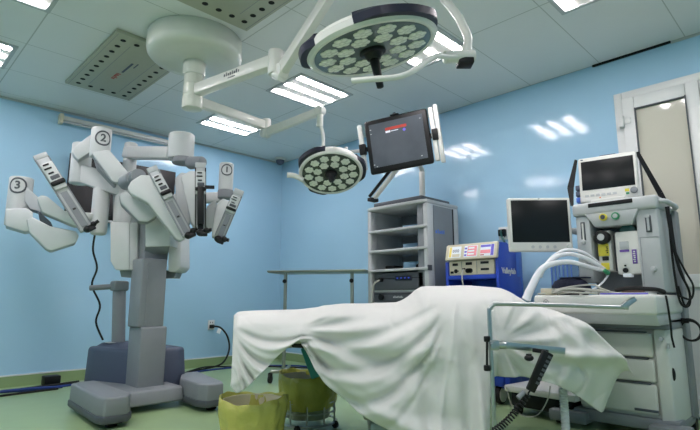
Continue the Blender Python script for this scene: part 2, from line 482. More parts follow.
# dome camera in the corner
t = thing('security_camera', 'small white dome camera under the ceiling in the room corner', 'security camera', (4.11, 5.52, ZC))
MB().cyl((4.11, 5.52, ZC - 0.03), (4.11, 5.52, ZC - 0.0006), 0.085, bevel=0.008).build('base', OFFW, t)
MB().ball((4.11, 5.52, ZC - 0.035), 0.062, (1, 1, 1.0)).build('dome', SLATE, t)

# ------------------------------------------------------------------ wall outlets
def outlet(o, nrm, right, label, plug=True):
    t = thing('wall_outlet', label, 'wall outlet', o)
    n = Vector(nrm); r = Vector(right); o = Vector(o)
    fr = frame(o, r, n, UP)
    MB(fr).bb((-0.045, 0.0005, -0.06), (0.045, 0.012, 0.06), 0.004).build('plate', DOORM, t)
    mb = MB(fr)
    for x, z in ((-0.015, 0.03), (0.015, 0.03), (-0.015, -0.03), (0.015, -0.03)): mb.bb((x - .004, .0115, z - .009), (x + .004, .0128, z + .009))
    mb.build('socket_slots', BLACK, t)
    return t
outlet((3.237, YB, 0.5), (0, -1, 0), (1, 0, 0), 'white wall outlet above the floor behind the robot with a black plug in it')
outlet((XR, 2.24, 1.43), (-1, 0, 0), (0, -1, 0), 'small wall outlet above the blue cart with a dark plug in it')
# ------------------------------------------------------------------ surgical robot
RX, RY = 1.78, 4.2
rob = thing('surgical_robot', 'tall white four-armed surgical robot cart with arms numbered 1, 2 and 3', 'surgical robot', (RX, RY, 0))

# base: two splayed feet, cross beam, slate motor housing
def foot(out, cx, cy):
    c = Vector((sum(p[0] for p in out) / len(out), sum(p[1] for p in out) / len(out), 0))
    mb = MB()
    mb.solid([(x, y, 0.075) for x, y in out], [(x * 0.96 + c.x * .04, y * .99 + c.y * .01, 0.2) for x, y in out], 0.016, 3)
    f = mb.build('foot', MGREY, rob)
    mb = MB(); o2 = [(c.x + (x - c.x) * 1.07, c.y + (y - c.y) * 1.02) for x, y in out]
    mb.solid([(x, y, 0.035) for x, y in o2], [(x, y, 0.085) for x, y in o2], 0.012, 2); mb.build('bumper', DGREY, f)
    mb = MB(); mb.cyl((cx - 0.03, cy, 0.035), (cx + 0.03, cy, 0.035), 0.035, n=18); mb.bb((cx - .05, cy - .05, .025), (cx + .05, cy + .05, .06)); mb.build('caster', BLACK, f)
foot([(1.24, 4.2), (1.2, 3.5), (1.22, 3.42), (1.37, 3.41), (1.42, 3.5), (1.42, 4.2)], 1.3, 3.5)
foot([(1.93, 3.85), (1.90, 3.5), (1.93, 3.41), (2.06, 3.40), (2.1, 3.48), (2.23, 4.1), (2.08, 4.12)], 2.02, 3.5)
mb = MB(); mb.solid([(1.36, 3.73, .05), (1.92, 3.73, .05), (1.92, 4.5, .05), (1.36, 4.5, .05)], [(1.36, 3.76, .155), (1.92, 3.76, .155), (1.92, 4.5, .16), (1.36, 4.5, .16)], 0.02, 3)

mb.build('cross_beam', MGREY, rob)
mb = MB(); o_ = [(1.485, 4.7), (1.485, 4.5), (1.66, 4.02), (2.02, 4.0), (2.09, 4.04), (2.09, 4.7)]
mb.solid([(x, y, .1) for x, y in o_], [(1.78 + (x - 1.78) * .95, y + (.03 if y < 4.6 else 0), .42) for x, y in o_], 0.03, 3)
mb.solid([(1.54, 4.68, .41), (1.6, 4.3, .41), (1.98, 4.25, .41), (1.98, 4.68, .41)], [(1.6, 4.66, .45), (1.66, 4.4, .45), (1.92, 4.38, .45), (1.92, 4.66, .45)], 0.015)
hs = mb.build('motor_housing', SLATE, rob)
MB().bb((1.6, 4.5, 0.449), (1.66, 4.6, 0.4515)).build('maker_plate', LGREY, hs)

# column
mb = MB(); mb.bb((1.615, 3.89, 0.13), (1.825, 4.13, 0.605), 0.015, 3); mb.build('lower_column', MGREY, rob)
mb = MB(); mb.bb((1.595, 3.905, 0.6), (1.80, 4.12, 1.14), 0.015, 3); mb.bb((1.64, 3.9, 0.63), (1.655, 3.91, 1.1)); mb.bb((1.64, 3.99, 1.13), (1.84, 4.2, 1.5), .01); mb.build('upper_column', MGREY, rob)
# push handle post on the back
mb = MB(); a = P(119.5, 340, 4.45); b = P(119.5, 286, 4.45)
mb.cyl((a.x, a.y, 0.3), b, 0.055, n=20, bevel=.01); mb.box(b + Vector((0, 0, 0.0)), (0.13, 0.13, 0.09), 0.02)
mb.tube([b, P(105, 287, 4.42), P(90, 288, 4.4)], 0.024, n=12, sub=3)
mb.build('push_handle', MGREY, rob)

def q(F): return F / FPX          # metres per picture unit at that distance
F0 = 4.3
# shoulder housings
mb = MB(); s = q(F0)
mb.prism([P(110, 222, 4.03), P(129, 222, 4.00), P(129, 270, 4.00), P(115, 270, 4.02), P(110, 261, 4.03)], HD * 0.22, 0.012)
mb.prism([P(129, 222.5, 4.01), P(137.5, 222.5, 4.05), P(137.5, 270, 4.05), P(129, 270, 4.01)], HD * 0.2, 0.008)
mb.use(WHITE)
h1 = mb.build('shoulder_housing', WHITE, rob)
MB().prism([P(119, 269, 4.08), P(136, 269, 4.08), P(135, 277, 4.08), P(121, 277, 4.08)], HD * 0.15, 0.006).build('lower_cover', MGREY, h1)
mb = MB()
mb.prism([P(145, 216, 3.93), P(170, 214, 3.93), P(170, 246, 3.93), P(145, 247, 3.93)], HD * 0.2, 0.01)
h2 = mb.build('shoulder_housing', WHITE, rob)
MB().solid([P(145, 247, 3.94), P(170, 246, 3.94), P(170, 246, 4.08), P(145, 247, 4.08)], [P(143, 255, 4.04), P(168, 254, 4.04), P(168, 254, 4.14), P(143, 255, 4.14)], 0.005).build('lower_cover', MGREY, h2)
mb = MB(); mb.prism([P(168, 216, 4.08), P(180.5, 218, 4.13), P(181, 267, 4.13), P(176, 272, 4.12), P(168, 272, 4.08)], HD * 0.24, 0.012)
h3 = mb.build('shoulder_housing', WHITE, rob)
MB().prism([P(160, 270, 4.18), P(177, 271, 4.18), P(174, 278, 4.18), P(160, 278, 4.18)], HD * 0.15, 0.006).build('lower_cover', MGREY, h3)
mb = MB(); mb.prism([P(112, 190, 4.32), P(178, 196, 4.32), P(178, 225, 4.32), P(112, 225, 4.32)], HD * 0.22, 0.02); mb.build('shoulder_block', LGREY, rob)

def vcyl(mb, px, y0, y1, rpx, F, bev=0.018):
    a = P(px, y1, F); b = P(px, y0, F); b = Vector((a.x, a.y, b.z)); mb.cyl(a, b, rpx * q(F), n=28, bevel=bev, seg=3); return a, b
def ring_number(parent, px, py, F, rpx, s, off, cpx, base):
    """a numeral in a ring on the front of an upright cylinder"""
    r = rpx * q(F); R = off * q(F)
    mb = MB()
    # bend the mark round the cylinder
    mb.torus((0, 0, 0), r, r * 0.12, (0, 1, 0), 36, 6)
    mb.text(s, (0, 0, 0), (1, 0, 0), (0, 0, 1), r * 1.5, 0.001, fat=r * .045)
    me = mb.bm
    ax = Vector((base.x, base.y, P(cpx, py, F).z)); hv = hd(ax); rt = hv.cross(UP); sh = math.asin(max(-.9, min(.9, (px - cpx) / off)))
    for v in me.verts:
        th = v.co.x / R + sh; rad = R + 0.0025 - v.co.y * 0.3
        v.co = ax + rt * math.sin(th) * rad - hv * math.cos(th) * rad + UP * v.co.z
    mb.build('number_mark', DGREY, parent)

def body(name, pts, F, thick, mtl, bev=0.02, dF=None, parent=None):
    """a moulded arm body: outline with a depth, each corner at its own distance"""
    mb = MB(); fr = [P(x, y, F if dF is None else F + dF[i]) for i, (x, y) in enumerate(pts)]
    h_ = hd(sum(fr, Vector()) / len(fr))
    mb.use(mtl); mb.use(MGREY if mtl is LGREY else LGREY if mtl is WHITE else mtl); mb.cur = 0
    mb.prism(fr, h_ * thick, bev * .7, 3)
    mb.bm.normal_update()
    for f in mb.bm.faces:                    # faces edge-on to the view take the darker material, for crisper definition
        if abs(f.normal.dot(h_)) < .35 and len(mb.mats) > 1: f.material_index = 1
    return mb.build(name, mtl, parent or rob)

def slide(p0, p1, wpx, F0_, F1_, dark=False):
    """the long instrument slide at the end of an arm"""
    a = P(p0[0], p0[1], F0_); b = P(p1[0], p1[1], F1_); w = wpx * q(F0_)
    d = (b - a).normalized(); hv = hd(a); s = d.cross(hv).normalized(); n = s.cross(d)
    L = (b - a).length
    fr = frame(a, s, -n if n.dot(hv) > 0 else n, d)   # x across, y towards the viewer, z along
    mb = MB(fr)
    mb.bb((-w / 2, -0.05, 0), (w / 2, 0.0, L), 0.008)
    mb.bb((-w * .5, -0.03, -0.012), (w * .5, 0.004, 0.03), 0.006)
    o = mb.build('instrument_slide', LGREY, rob)
    mb = MB(fr)
    for x in (-w * .47, w * .47): mb.bb((x - .004, -.002, 0.03), (x + .004, .01, L * .97))
    mb.bb((-w * .25, -.002, L * .5), (w * .25, .006, L * .96)); mb.build('guide_rail', MGREY if not dark else BLACK, o)
    mb = MB(fr); mb.bb((-w * .46, 0, L * .12), (w * .46, .03, L * .46), 0.006); mb.build('carriage', WHITE, o)
    for z, ww in ((.14, .5), (.19, .62), (.25, .45)):
        MB(fr).bb((-w * ww * .6, .028, L * z), (w * ww * .3, .04, L * (z + .018)), 0.003).build('drape_clip', BLACK, o)
    MB(fr).bb((-w * .52, .02, L * .36), (w * .54, .05, L * .415), .012, 3).build('latch_clip', BLACK, o)
    MB(fr).bb((-w * .12, .0, L * .72), (w * .12, .012, L * .74), .002).build('stop_screw', BLACK, o)
    MB(fr).bb((-w * .3, .026, L * .29), (w * .36, .034, L * .34), .004).build('clip_plate', DGREY, o)
    if dark:
        MB(fr).bb((-w * .3, .004, L * .35), (w * .3, .05, L * .9), .004).build('camera_rail', BLACK, o)
        MB(fr).bb((w * .25, .004, L * .33), (w * 1.3, .03, L * .375), .003).build('latch', BLACK, o)
    mb = MB(fr)
    mb.ball((0, .02, L + .008), .026, (1.15, 1, 1)); mb.ball((w * .55, .03, L - .006), .022); mb.box((w * .3, .03, L + .02), (.05, .03, .03), .006); mb.cyl((w * .2, .02, L), (w * 1.0, .035, L - .012), .013, n=12)
    mb.build('cannula_clamp', BLACK, o)
    return o

# --- arm marked 3
F3 = 4.15
mb = MB(); n3 = vcyl(mb, 16.5, 178, 226, 10.8, F3, 0.012); c3 = mb.build('arm_joint', WHITE, rob)
ring_number(c3, 13.5, 187.5, F3, 7.4, '3', 10.8, 16.5, n3[0])
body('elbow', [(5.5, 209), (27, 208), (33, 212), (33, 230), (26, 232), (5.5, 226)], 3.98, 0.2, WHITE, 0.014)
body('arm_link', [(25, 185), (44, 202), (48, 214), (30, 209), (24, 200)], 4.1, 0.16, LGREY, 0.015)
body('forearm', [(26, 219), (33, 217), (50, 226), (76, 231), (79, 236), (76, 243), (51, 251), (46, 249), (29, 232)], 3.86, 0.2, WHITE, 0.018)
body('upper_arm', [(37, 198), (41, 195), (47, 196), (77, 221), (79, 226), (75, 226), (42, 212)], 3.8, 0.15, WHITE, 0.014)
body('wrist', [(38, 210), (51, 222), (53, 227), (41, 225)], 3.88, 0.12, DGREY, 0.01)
slide((40, 155), (87, 229), 13, 3.62, 3.72)
mb = MB(); mb.beam(P(55, 214, 4.05), P(98, 217, 4.3), 0.06, 0.06, bevel=.015); mb.build('setup_link', WHITE, rob)

# --- arm marked 2
mb = MB(); vcyl(mb, 79, 144, 184, 9.6, 4.3, 0.012); mb.build('arm_joint', WHITE, rob)
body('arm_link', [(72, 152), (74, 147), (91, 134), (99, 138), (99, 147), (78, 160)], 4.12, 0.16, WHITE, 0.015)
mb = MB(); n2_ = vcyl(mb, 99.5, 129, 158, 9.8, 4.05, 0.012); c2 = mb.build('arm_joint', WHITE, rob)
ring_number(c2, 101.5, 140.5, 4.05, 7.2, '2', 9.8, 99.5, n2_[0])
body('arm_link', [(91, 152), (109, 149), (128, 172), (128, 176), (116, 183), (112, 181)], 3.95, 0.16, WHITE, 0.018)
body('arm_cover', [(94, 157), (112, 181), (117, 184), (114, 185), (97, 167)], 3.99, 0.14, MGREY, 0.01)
mb = MB(); mb.beam(P(79, 173, 4.3), P(132, 191, 4.3), 0.14, 0.165, bevel=.02); mb.build('setup_link', WHITE, rob)
mb = MB(); vcyl(mb, 98, 184, 235, 8, 4.3, 0.03); mb.build('setup_joint', WHITE, rob)
mb = MB(); mb.cyl(P(125, 183, 3.95), P(134, 178, 3.8), .06, n=24, bevel=.01); mb.cyl(P(131, 181, 3.9), P(139, 176, 3.72), .05, .06, n=24, bevel=.012); mb.build('wrist', MGREY, rob)
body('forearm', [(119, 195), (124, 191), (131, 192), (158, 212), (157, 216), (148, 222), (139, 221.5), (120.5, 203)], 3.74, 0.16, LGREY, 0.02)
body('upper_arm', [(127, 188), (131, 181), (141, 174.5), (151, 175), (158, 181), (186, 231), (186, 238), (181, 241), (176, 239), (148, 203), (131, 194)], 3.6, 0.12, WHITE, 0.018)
slide((152, 168), (188, 235), 10.5, 3.46, 3.5)

# --- camera arm
mb = MB(); vcyl(mb, 127.5, 143, 192, 6.5, 4.42, 0.02); vcyl(mb, 122, 188, 224, 8.3, 4.3, 0.02); mb.build('setup_joint', WHITE, rob)
mb = MB(); mb.beam(P(127, 153, 4.42), P(172, 153.5, 4.1), 0.11, 0.11, bevel=.02); mb.build('setup_link', WHITE, rob)
mb = MB(); vcyl(mb, 180.5, 134.5, 160, 13, 4.02, 0.014); mb.build('arm_joint', WHITE, rob)
mb = MB(); vcyl(mb, 183, 158, 164, 11, 4.0, 0.01); mb.cyl(P(190, 163, 3.96), P(203, 162, 3.86), .055, .045, n=24, bevel=.015); mb.build('wrist', MGREY, rob)
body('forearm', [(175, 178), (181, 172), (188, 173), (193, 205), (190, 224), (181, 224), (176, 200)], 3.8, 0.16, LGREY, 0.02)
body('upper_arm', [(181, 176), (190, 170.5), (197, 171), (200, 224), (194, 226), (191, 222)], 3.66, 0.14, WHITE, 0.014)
slide((200.5, 164), (200.5, 232), 10.5, 3.5, 3.5, True)

# --- arm marked 1
F1 = 4.0
mb = MB(); n1_ = vcyl(mb, 225.5, 163.5, 191, 7.2, F1, 0.012); c1 = mb.build('arm_joint', WHITE, rob)
ring_number(c1, 226, 171.5, F1, 5.4, '1', 7.2, 225.5, n1_[0])
mb = MB(); mb.beam(P(176, 199, 4.28), P(224, 197.5, 4.06), 0.09, 0.085, bevel=.015); mb.build('setup_link', WHITE, rob)
mb = MB(); vcyl(mb, 225.5, 190, 199, 8, 3.99, 0.012); mb.build('wrist', MGREY, rob)
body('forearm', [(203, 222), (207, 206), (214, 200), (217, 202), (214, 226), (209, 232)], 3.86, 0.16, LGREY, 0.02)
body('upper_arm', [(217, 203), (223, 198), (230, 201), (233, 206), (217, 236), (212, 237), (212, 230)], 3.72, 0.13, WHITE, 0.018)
slide((239, 191), (219, 238), 10, 3.56, 3.58)
# loose lead hanging from the robot's back
tube_pts = [P(95, 234, 4.4), P(93, 250, 4.45), P(97, 268, 4.5), P(92, 285, 4.55), P(100, 305, 4.6), P(96, 322, 4.62), P(103, 340, 4.66)]
MB().tube(tube_pts, 0.009, n=8).build('power_lead', BLACK, rob)
# screen on the wall behind the robot
t = thing('wall_screen', 'black flat screen on the blue wall behind the numbered robot arms', 'screen', (2.04, YB, 1.66))
MB().bb((1.46, YB - 0.09, 1.66), (2.62, YB - 0.05, 2.34), 0.008).build('bezel', BLACK, t)
MB().bb((1.48, YB - 0.093, 1.72), (2.60, YB - 0.0895, 2.32)).build('screen_glass', SCREEN, t)
MB().bb((1.455, YB - 0.1, 1.64), (2.625, YB - 0.045, 1.665), 0.005).build('lower_trim', LGREY, t)
MB().bb((1.85, YB - 0.051, 1.85), (2.2, YB - 0.0008, 2.15)).build('wall_bracket', BLACK, t)
# ------------------------------------------------------------------ ceiling surgical light
DROP = Vector((1.66, 3.35, 0))
sl = thing('surgical_light', 'white ceiling surgical light with two round lamp heads on jointed arms', 'surgical light', (DROP.x, DROP.y, ZC))
mb = MB(); mb.lathe([(0.345, 0), (0.352, -0.01), (0.354, -0.11), (0.346, -0.145), (0.322, -0.17), (0.25, -0.185), (0.09, -0.192), (0.085, -0.192)][::-1], (DROP.x, DROP.y, ZC - 0.0008), n=64)
cn = mb.build('ceiling_canopy', CANOPYM, sl)
zb = 2.255
mb = MB(); mb.cyl((DROP.x, DROP.y, 2.5), (DROP.x, DROP.y, 2.615), 0.082, n=32, bevel=.006); mb.build('collar', CANOPYM, cn)
mb = MB(); mb.cyl((DROP.x, DROP.y, zb), (DROP.x, DROP.y, 2.52), 0.072, n=32, bevel=.006); mb.cyl((DROP.x, DROP.y, zb - .02), (DROP.x, DROP.y, zb + .07), 0.076, n=32, bevel=.008); mb.torus((DROP.x, DROP.y, 2.43), .073, .003); mb.torus((DROP.x, DROP.y, 2.345), .073, .003)
mb.build('drop_tube', CANOPYM, sl)
# arm to the large lamp
a0 = Vector((DROP.x, DROP.y, 2.375)); j1 = P(276, 63, 3.02)
j1.z = 2.36
mb = MB(); mb.beam(a0 + (j1 - a0).normalized() * .05, j1, 0.075, 0.085, bevel=.012)
d1 = (j1 - a0).normalized(); s1 = d1.cross(UP)
ar = mb.build('arm', OFFW, sl)
mb = MB(); off = -s1 * 0.0385 if s1.dot(HD) > 0 else s1 * 0.0385
mid = a0.lerp(j1, 0.55); mb.strokes(8, mid + off + UP * .008, d1 if d1.dot(RT) > 0 else -d1, UP, .034, .0006); mb.strokes(9, mid + off - UP * .02, d1 if d1.dot(RT) > 0 else -d1, UP, .014, .0006)
mb.build('printed_marks', DGREY, ar)
mb = MB(); mb.cyl(j1 - UP * .1, j1 + UP * .07, .052, n=24, bevel=.01); mb.build('elbow', OFFW, sl)
k0 = P(281, 72, 2.99)
k1 = P(366, -62, 2.32)
mb = MB(); mb.cyl(j1 - UP * .085, k0 + (k0 - j1) * .4, .04, n=20, bevel=.008); dk = (k1 - k0).normalized(); sk = dk.cross(UP).normalized()
mb.cyl(k0 - sk * .035, k0 + sk * .035, .05, n=24, bevel=.008)
mb.beam(k0, k1, 0.06, 0.085, 0.05, 0.07, bevel=.012); mb.build('spring_arm', OFFW, sl)
k2 = P(443, -2, 2.36); k3 = P(463, 26, 2.28); k4 = P(467, 50, 2.26)
mb = MB(); mb.cyl(k1 - UP * .05, k1 + UP * .06, .045, n=20, bevel=.008); mb.tube([k1 - UP * .02, P(405, -50, 2.3), k2, P(457, 15, 2.3), k3, P(468, 38, 2.262), k4], 0.021, n=12)
mb.build('drop_arm', OFFW, sl)

def lamp_head(C, ax_r, ax_n, R, hl, ypts, grips):
    """C centre of the glass face, ax_n up out of the back of the lamp"""
    r, u, n = ax_r, None, ax_n
    n = n.normalized(); r = (r - n * r.dot(n)).normalized(); u = n.cross(r)
    fr = frame(C, r, u, n)
    mb = MB(fr)
    mb.lathe([(R * .89, -.008), (R * .92, -.015), (R * .97, -.013), (R, 0), (R * 1.0, .03), (R * .95, .05), (R * .72, .07), (R * .3, .085), (.02, .088)], n=72, cap=True)
    h = mb.build('lamp_head', OFFW, sl)
    MB(fr).lathe([(0.01, -.011), (R * .89, -.011), (R * .9, -.002), (.01, -.002)], n=64).build('lens', DISCM if R > .3 else DISC2, h)
    k = 0
    for rr, cnt, ph in ((.70, 13, .1), (.43, 8, .3)):
        for i in range(cnt):
            a = 2 * math.pi * i / cnt + ph
            c = Vector((math.cos(a) * rr * R, math.sin(a) * rr * R, -.012))
            mb = MB(fr)
            for b in range(6):
                t_ = 2 * math.pi * b / 6 + a; pr = R * .122
                mb.ball(c + Vector((math.cos(t_) * pr * .66, math.sin(t_) * pr * .66, 0)), pr * .52, (1, 1, .35), 10)
            mb.ball(c, R * .06, (1, 1, .4), 10)
            mb.build('led_pod', LEDM, h)
    mb = MB(fr); mb.cyl((0, 0, -.03), (0, 0, -.008), R * .2, R * .2, n=28, bevel=.006); mb.cyl((0, 0, -.055), (0, 0, -.028), R * .1, R * .15, n=20); mb.cyl((0, 0, -hl), (0, 0, -.05), .017, .025, n=18, bevel=.006)
    mb.build('handle', BLACK, h)
    for (a0_, a1_) in grips:
        mb = MB(fr); N = 16; rings = []
        for i in range(N + 1):
            a = math.radians(a0_ + (a1_ - a0_) * i / N); f = math.sin(math.pi * min(1, max(0.0, i / N)))
            o = R * (1.0 + .10 * min(1, f * 1.6)); d = Vector((math.cos(a), math.sin(a), 0))
            rings.append([d * (R * .93) + Vector((0, 0, .0)), d * o + Vector((0, 0, .0)), d * (o + .003) + Vector((0, 0, .034)), d * (R * .985) + Vector((0, 0, .056)), d * (R * .8) + Vector((0, 0, .068))])
        vs = [[mb.bm.verts.new(v) for v in rg] for rg in rings]
        for A, B in zip(vs, vs[1:]):
            for j in range(5):
                jj = (j + 1) % 5; mb.bm.faces.new((A[j], B[j], B[jj], A[jj]))
        mb.bm.faces.new(vs[0]); mb.bm.faces.new(vs[-1][::-1]); bmesh.ops.recalc_face_normals(mb.bm, faces=mb.bm.faces[:])
        mb.build('grip', NAVY, h)
    mb = MB(); mb.tube(ypts, 0.0135, n=12); mb.build('yoke', OFFW, h)
    return fr
ca, sa = math.cos(math.radians(12)), math.sin(math.radians(12))
C1 = P(372, 49, 2.25)
n1 = (UP * ca - RT * sa)
n1 = (n1 - HD * 0.1).normalized()
lamp_head(C1, RT * ca + UP * sa, n1, 0.325, .2, [P(467, 56, 2.25), P(452, 57, 2.2), P(434, 57, 2.12), P(415, 70, 2.02), P(398, 77, 1.99), P(375, 79, 1.98), P(352, 81, 2.0)], [(-108, -20), (160, 212)])
mb = MB(); mb.cyl(P(444, 57.5, 2.22), P(474, 56, 2.25), .03, n=20, bevel=.006); mb.cyl(k4 - UP * .04, k4 + UP * .02, .026, n=18); mb.build('yoke_joint', OFFW, sl)
mb = MB(); mb.box(P(465, 63, 2.25), (.075, .075, .03), .006, Matrix.Rotation(-math.pi / 4, 3, 'Z')); mb.build('yoke_brake', BLACK, sl)

# arm to the small lamp
b0 = Vector((DROP.x, DROP.y, 2.31)); e1 = P(266, 125, 3.98)
e1.z = 2.26
mb = MB(); mb.beam(b0 + (e1 - b0).normalized() * .05, e1, 0.06, 0.075, bevel=.01); ar2 = mb.build('arm', OFFW, sl)
mb = MB(); mb.cyl(e1 - UP * .09, e1 + UP * .06, .04, n=22, bevel=.008); mb.build('elbow', OFFW, sl)
f0 = e1 - UP * .06; f1 = P(320, 111, 3.62)
mb = MB(); df = (f1 - f0).normalized(); sf = df.cross(UP).normalized(); mb.cyl(f0 - sf * .03, f0 + sf * .03, .045, n=22, bevel=.006); mb.beam(f0, f1, .05, .07, .045, .06, bevel=.01)
mb.cyl(f1 - sf * .03, f1 + sf * .03, .04, n=20, bevel=.006); mb.build('spring_arm', OFFW, sl)
g1 = P(323, 152, 3.62)
mb = MB(); mb.cyl(f1 - UP * .01, f1 - UP * .13, .026, n=16, bevel=.004); mb.tube([f1 - UP * .1, P(323, 135, 3.62), g1 + UP * .03], .014, n=10, sub=4); mb.build('drop_arm', OFFW, sl)
C2 = P(331, 173, 3.58)
n2 = (UP * math.cos(math.radians(20)) - HD * -math.sin(math.radians(20)))
n2 = (UP * math.cos(math.radians(27)) + HD * math.sin(math.radians(27)) - RT * .06).normalized()
fr2 = lamp_head(C2, RT, n2, 0.24, .085, [g1 + UP * .05, g1 + HD * .02, P(326, 157, 3.72)], [(195, 262), (-35, 30), (95, 140)])
mb = MB(); mb.tube([P(303, 180, 3.58), P(295, 176, 3.56), P(287, 175, 3.55)], .02, n=12); mb.build('side_handle', OFFW, sl)
# ------------------------------------------------------------------ grey equipment tower
tx0, tx1, ty0, ty1, tz = 3.65, 4.17, 2.65, 3.40, 1.735
tw = thing('equipment_tower', 'tall grey equipment cart with open shelves against the blue wall', 'equipment cart', ((tx0 + tx1) / 2, (ty0 + ty1) / 2, 0))
mb = MB()
mb.solid([(tx0, ty1, tz - .035), (tx0 - .02, ty1 - .06, tz - .035), (tx0 - .02, ty0 + .06, tz - .035), (tx0, ty0, tz - .035), (tx1, ty0, tz - .035), (tx1, ty1, tz - .035)],
         [(tx0, ty1, tz), (tx0 - .02, ty1 - .06, tz), (tx0 - .02, ty0 + .06, tz), (tx0, ty0, tz), (tx1, ty0, tz), (tx1, ty1, tz)], .01)
mb.build('top_board', LGREY, tw)
mb = MB(); mb.bb((tx0 + .03, ty0 + .08, tz + .0005), (tx1 - .02, ty1 - .06, tz + .05), .012); mb.build('top_mat', DGREY, tw)
# side frames
for y0, y1 in ((ty0, ty0 + .05), (ty1 - .05, ty1)):
    mb = MB(); mb.bb((tx0, y0, .12), (tx0 + .1, y1, tz - .035), .012); mb.bb((tx1 - .09, y0, .12), (tx1, y1, tz - .035), .012)
    mb.bb((tx0 + .1, y0 + .006, .2), (tx1 - .09, y1 - .006, tz - .036))
    sd = mb.build('side_frame', LGREY, tw)
    if y0 == ty0:
        MB().bb((tx0 + .1, y0 + .002, .22), (tx1 - .105, y0 + .0055, tz - .05)).build('side_panel', MGREY, sd)
        MB().bb((tx1 - .108, y0 - .001, .22), (tx1 - .09, y0 + .005, tz - .05)).build('gap_strip', BLACK, sd)
        mb = MB(); mb.strokes(5, (tx0 + .2, y0 + .0015, 1.44), (1, 0, 0), (0, 0, 1), .05, .0006); mb.build('printed_marks', LBLUEP, sd)
        mb = MB(); mb.box((tx0 + .02, ty0 - .0, 1.1), (.06, .012, .05), .003)
        mb.build('latch', DGREY, sd)
mb = MB(); mb.bb((tx0 + .02, ty0 + .05, .12), (tx0 + .055, ty0 + .13, tz - .036), .004); mb.build('front_post', MGREY, tw)
for z in (1.495, 1.295, 1.105):
    mb = MB(); mb.bb((tx0 - .0, ty0 + .05, z - .022), (tx1 - .03, ty1 - .05, z), .004); mb.bb((tx0 - .012, ty0 + .0, z - .024), (tx0 + .02, ty1 - .03, z + .002), .006); mb.build('shelf', LGREY, tw)
mb = MB(); mb.bb((tx0, ty0 + .05, .1), (tx1, ty1 - .05, .2), .01); mb.bb((tx0, ty0 + .05, .5), (tx1 - .03, ty1 - .05, .52)); mb.build('base_shelf', LGREY, tw)
# back panel with open cable slots
for z0, z1 in ((tz - .13, tz - .036), (1.405, 1.473), (1.21, 1.272)):
    MB().bb((tx1 - .03, ty0 + .06, z0), (tx1 - .015, ty1 - .05, z1)).build('back_panel', MGREY, tw)
for z in (1.53, 1.33, 1.15):
    MB().ball((tx1 - .06, ty1 - .3, z), .035).build('cable_grommet', BLACK, tw)
for x in (tx0 + .06, tx1 - .06):
    for y in (ty0 + .06, ty1 - .06):
        mb = MB(); mb.cyl((x, y - .015, .045), (x, y + .015, .045), .045, n=18); mb.cyl((x, y, .05), (x, y, .125), .012, n=10); mb.build('caster', BLACK, tw)
# boxes on its shelves
def console(y0, y1, z0, z1, label, big):
    t = thing('video_console', label, 'console', ((tx0 + tx1) / 2, (y0 + y1) / 2, z0), 'dark consoles in the equipment tower')
    mb = MB(); mb.bb((tx0 + .02, y0, z0), (tx1 - .06, y1, z1), .008); mb.build('case', DGREY, t)
    x = tx0 + .02
    if big:
        zc = z0 + (z1 - z0) * .68
        MB().bb((x - .004, y0 + .01, zc - .0025), (x + .004, y1 - .01, zc + .0025)).build('seam', BLACK, t)
        mb = MB(); mb.bb((x - .006, y0 + .14, zc - .022), (x + .004, y0 + .34, zc + .022), .004); mb.build('button_strip', NAVY, t)
        for k in range(4): MB().box((x - .007, y0 + .17 + k * .045, zc), (.004, .016, .01), .001).build('button_light', LEDB, t)
        mb = MB(); mb.cyl((x - .03, y1 - .1, zc - .01), (x + .004, y1 - .1, zc - .01), .022, n=18, bevel=.003); mb.build('socket', BLACK, t)
    else:
        mb = MB(); mb.bb((x - .004, y0 + .01, z1 - .02), (x + .004, y1 - .01, z1 - .014)); mb.cyl((x - .02, y1 - .1, (z0 + z1) / 2), (x + .002, y1 - .1, (z0 + z1) / 2), .03, n=18); mb.build('front_trim', BLACK, t)
        mb = MB(); mb.strokes(8, (x - .001, (y0 + y1) / 2, (z0 + z1) / 2 + .0), (0, -1, 0), (0, 0, 1), .025, .0008); mb.build('printed_marks', LGREY, t)
    return t
ssh = MB(); ssh.bb((tx0 + .03, ty0 + .05, .888), (tx1 - .03, ty1 - .05, .904), .003); ssh.build('shelf', LGREY, tw)
mb = MB(); mb.bb((tx0 + .01, ty0 + .05, .77), (tx1 - .03, ty1 - .05, .789), .003); mb.build('shelf', LGREY, tw)
console(2.72, 3.33, .905, 1.068, 'dark grey console with small blue lights, directly under the open tower shelves', True)
console(2.72, 3.33, .79, .885, 'dark grey console below the blue-lit one, its top just above the white sheet', False)
tag(MB().tube([(tx0 - .012, 3.23, 1.0), (tx0 - .05, 3.26, .97), (tx0 - .05, 3.29, .9), (tx0 - .04, 3.31, .8), (tx0 - .02, 3.3, .7)], .008).build('camera_cord', CABLEG, None, (tx0 - .03, 3.28, .7)), 'pale grey cord plugged into the blue-lit console front', 'cord')
t = tag(MB().bb((3.8, 3.18, 1.1055), (3.95, 3.3, 1.15), .01).build('small_receiver', BLACK, None, (3.87, 3.24, 1.1055)), 'small black box lying on the lowest open tower shelf', 'box')

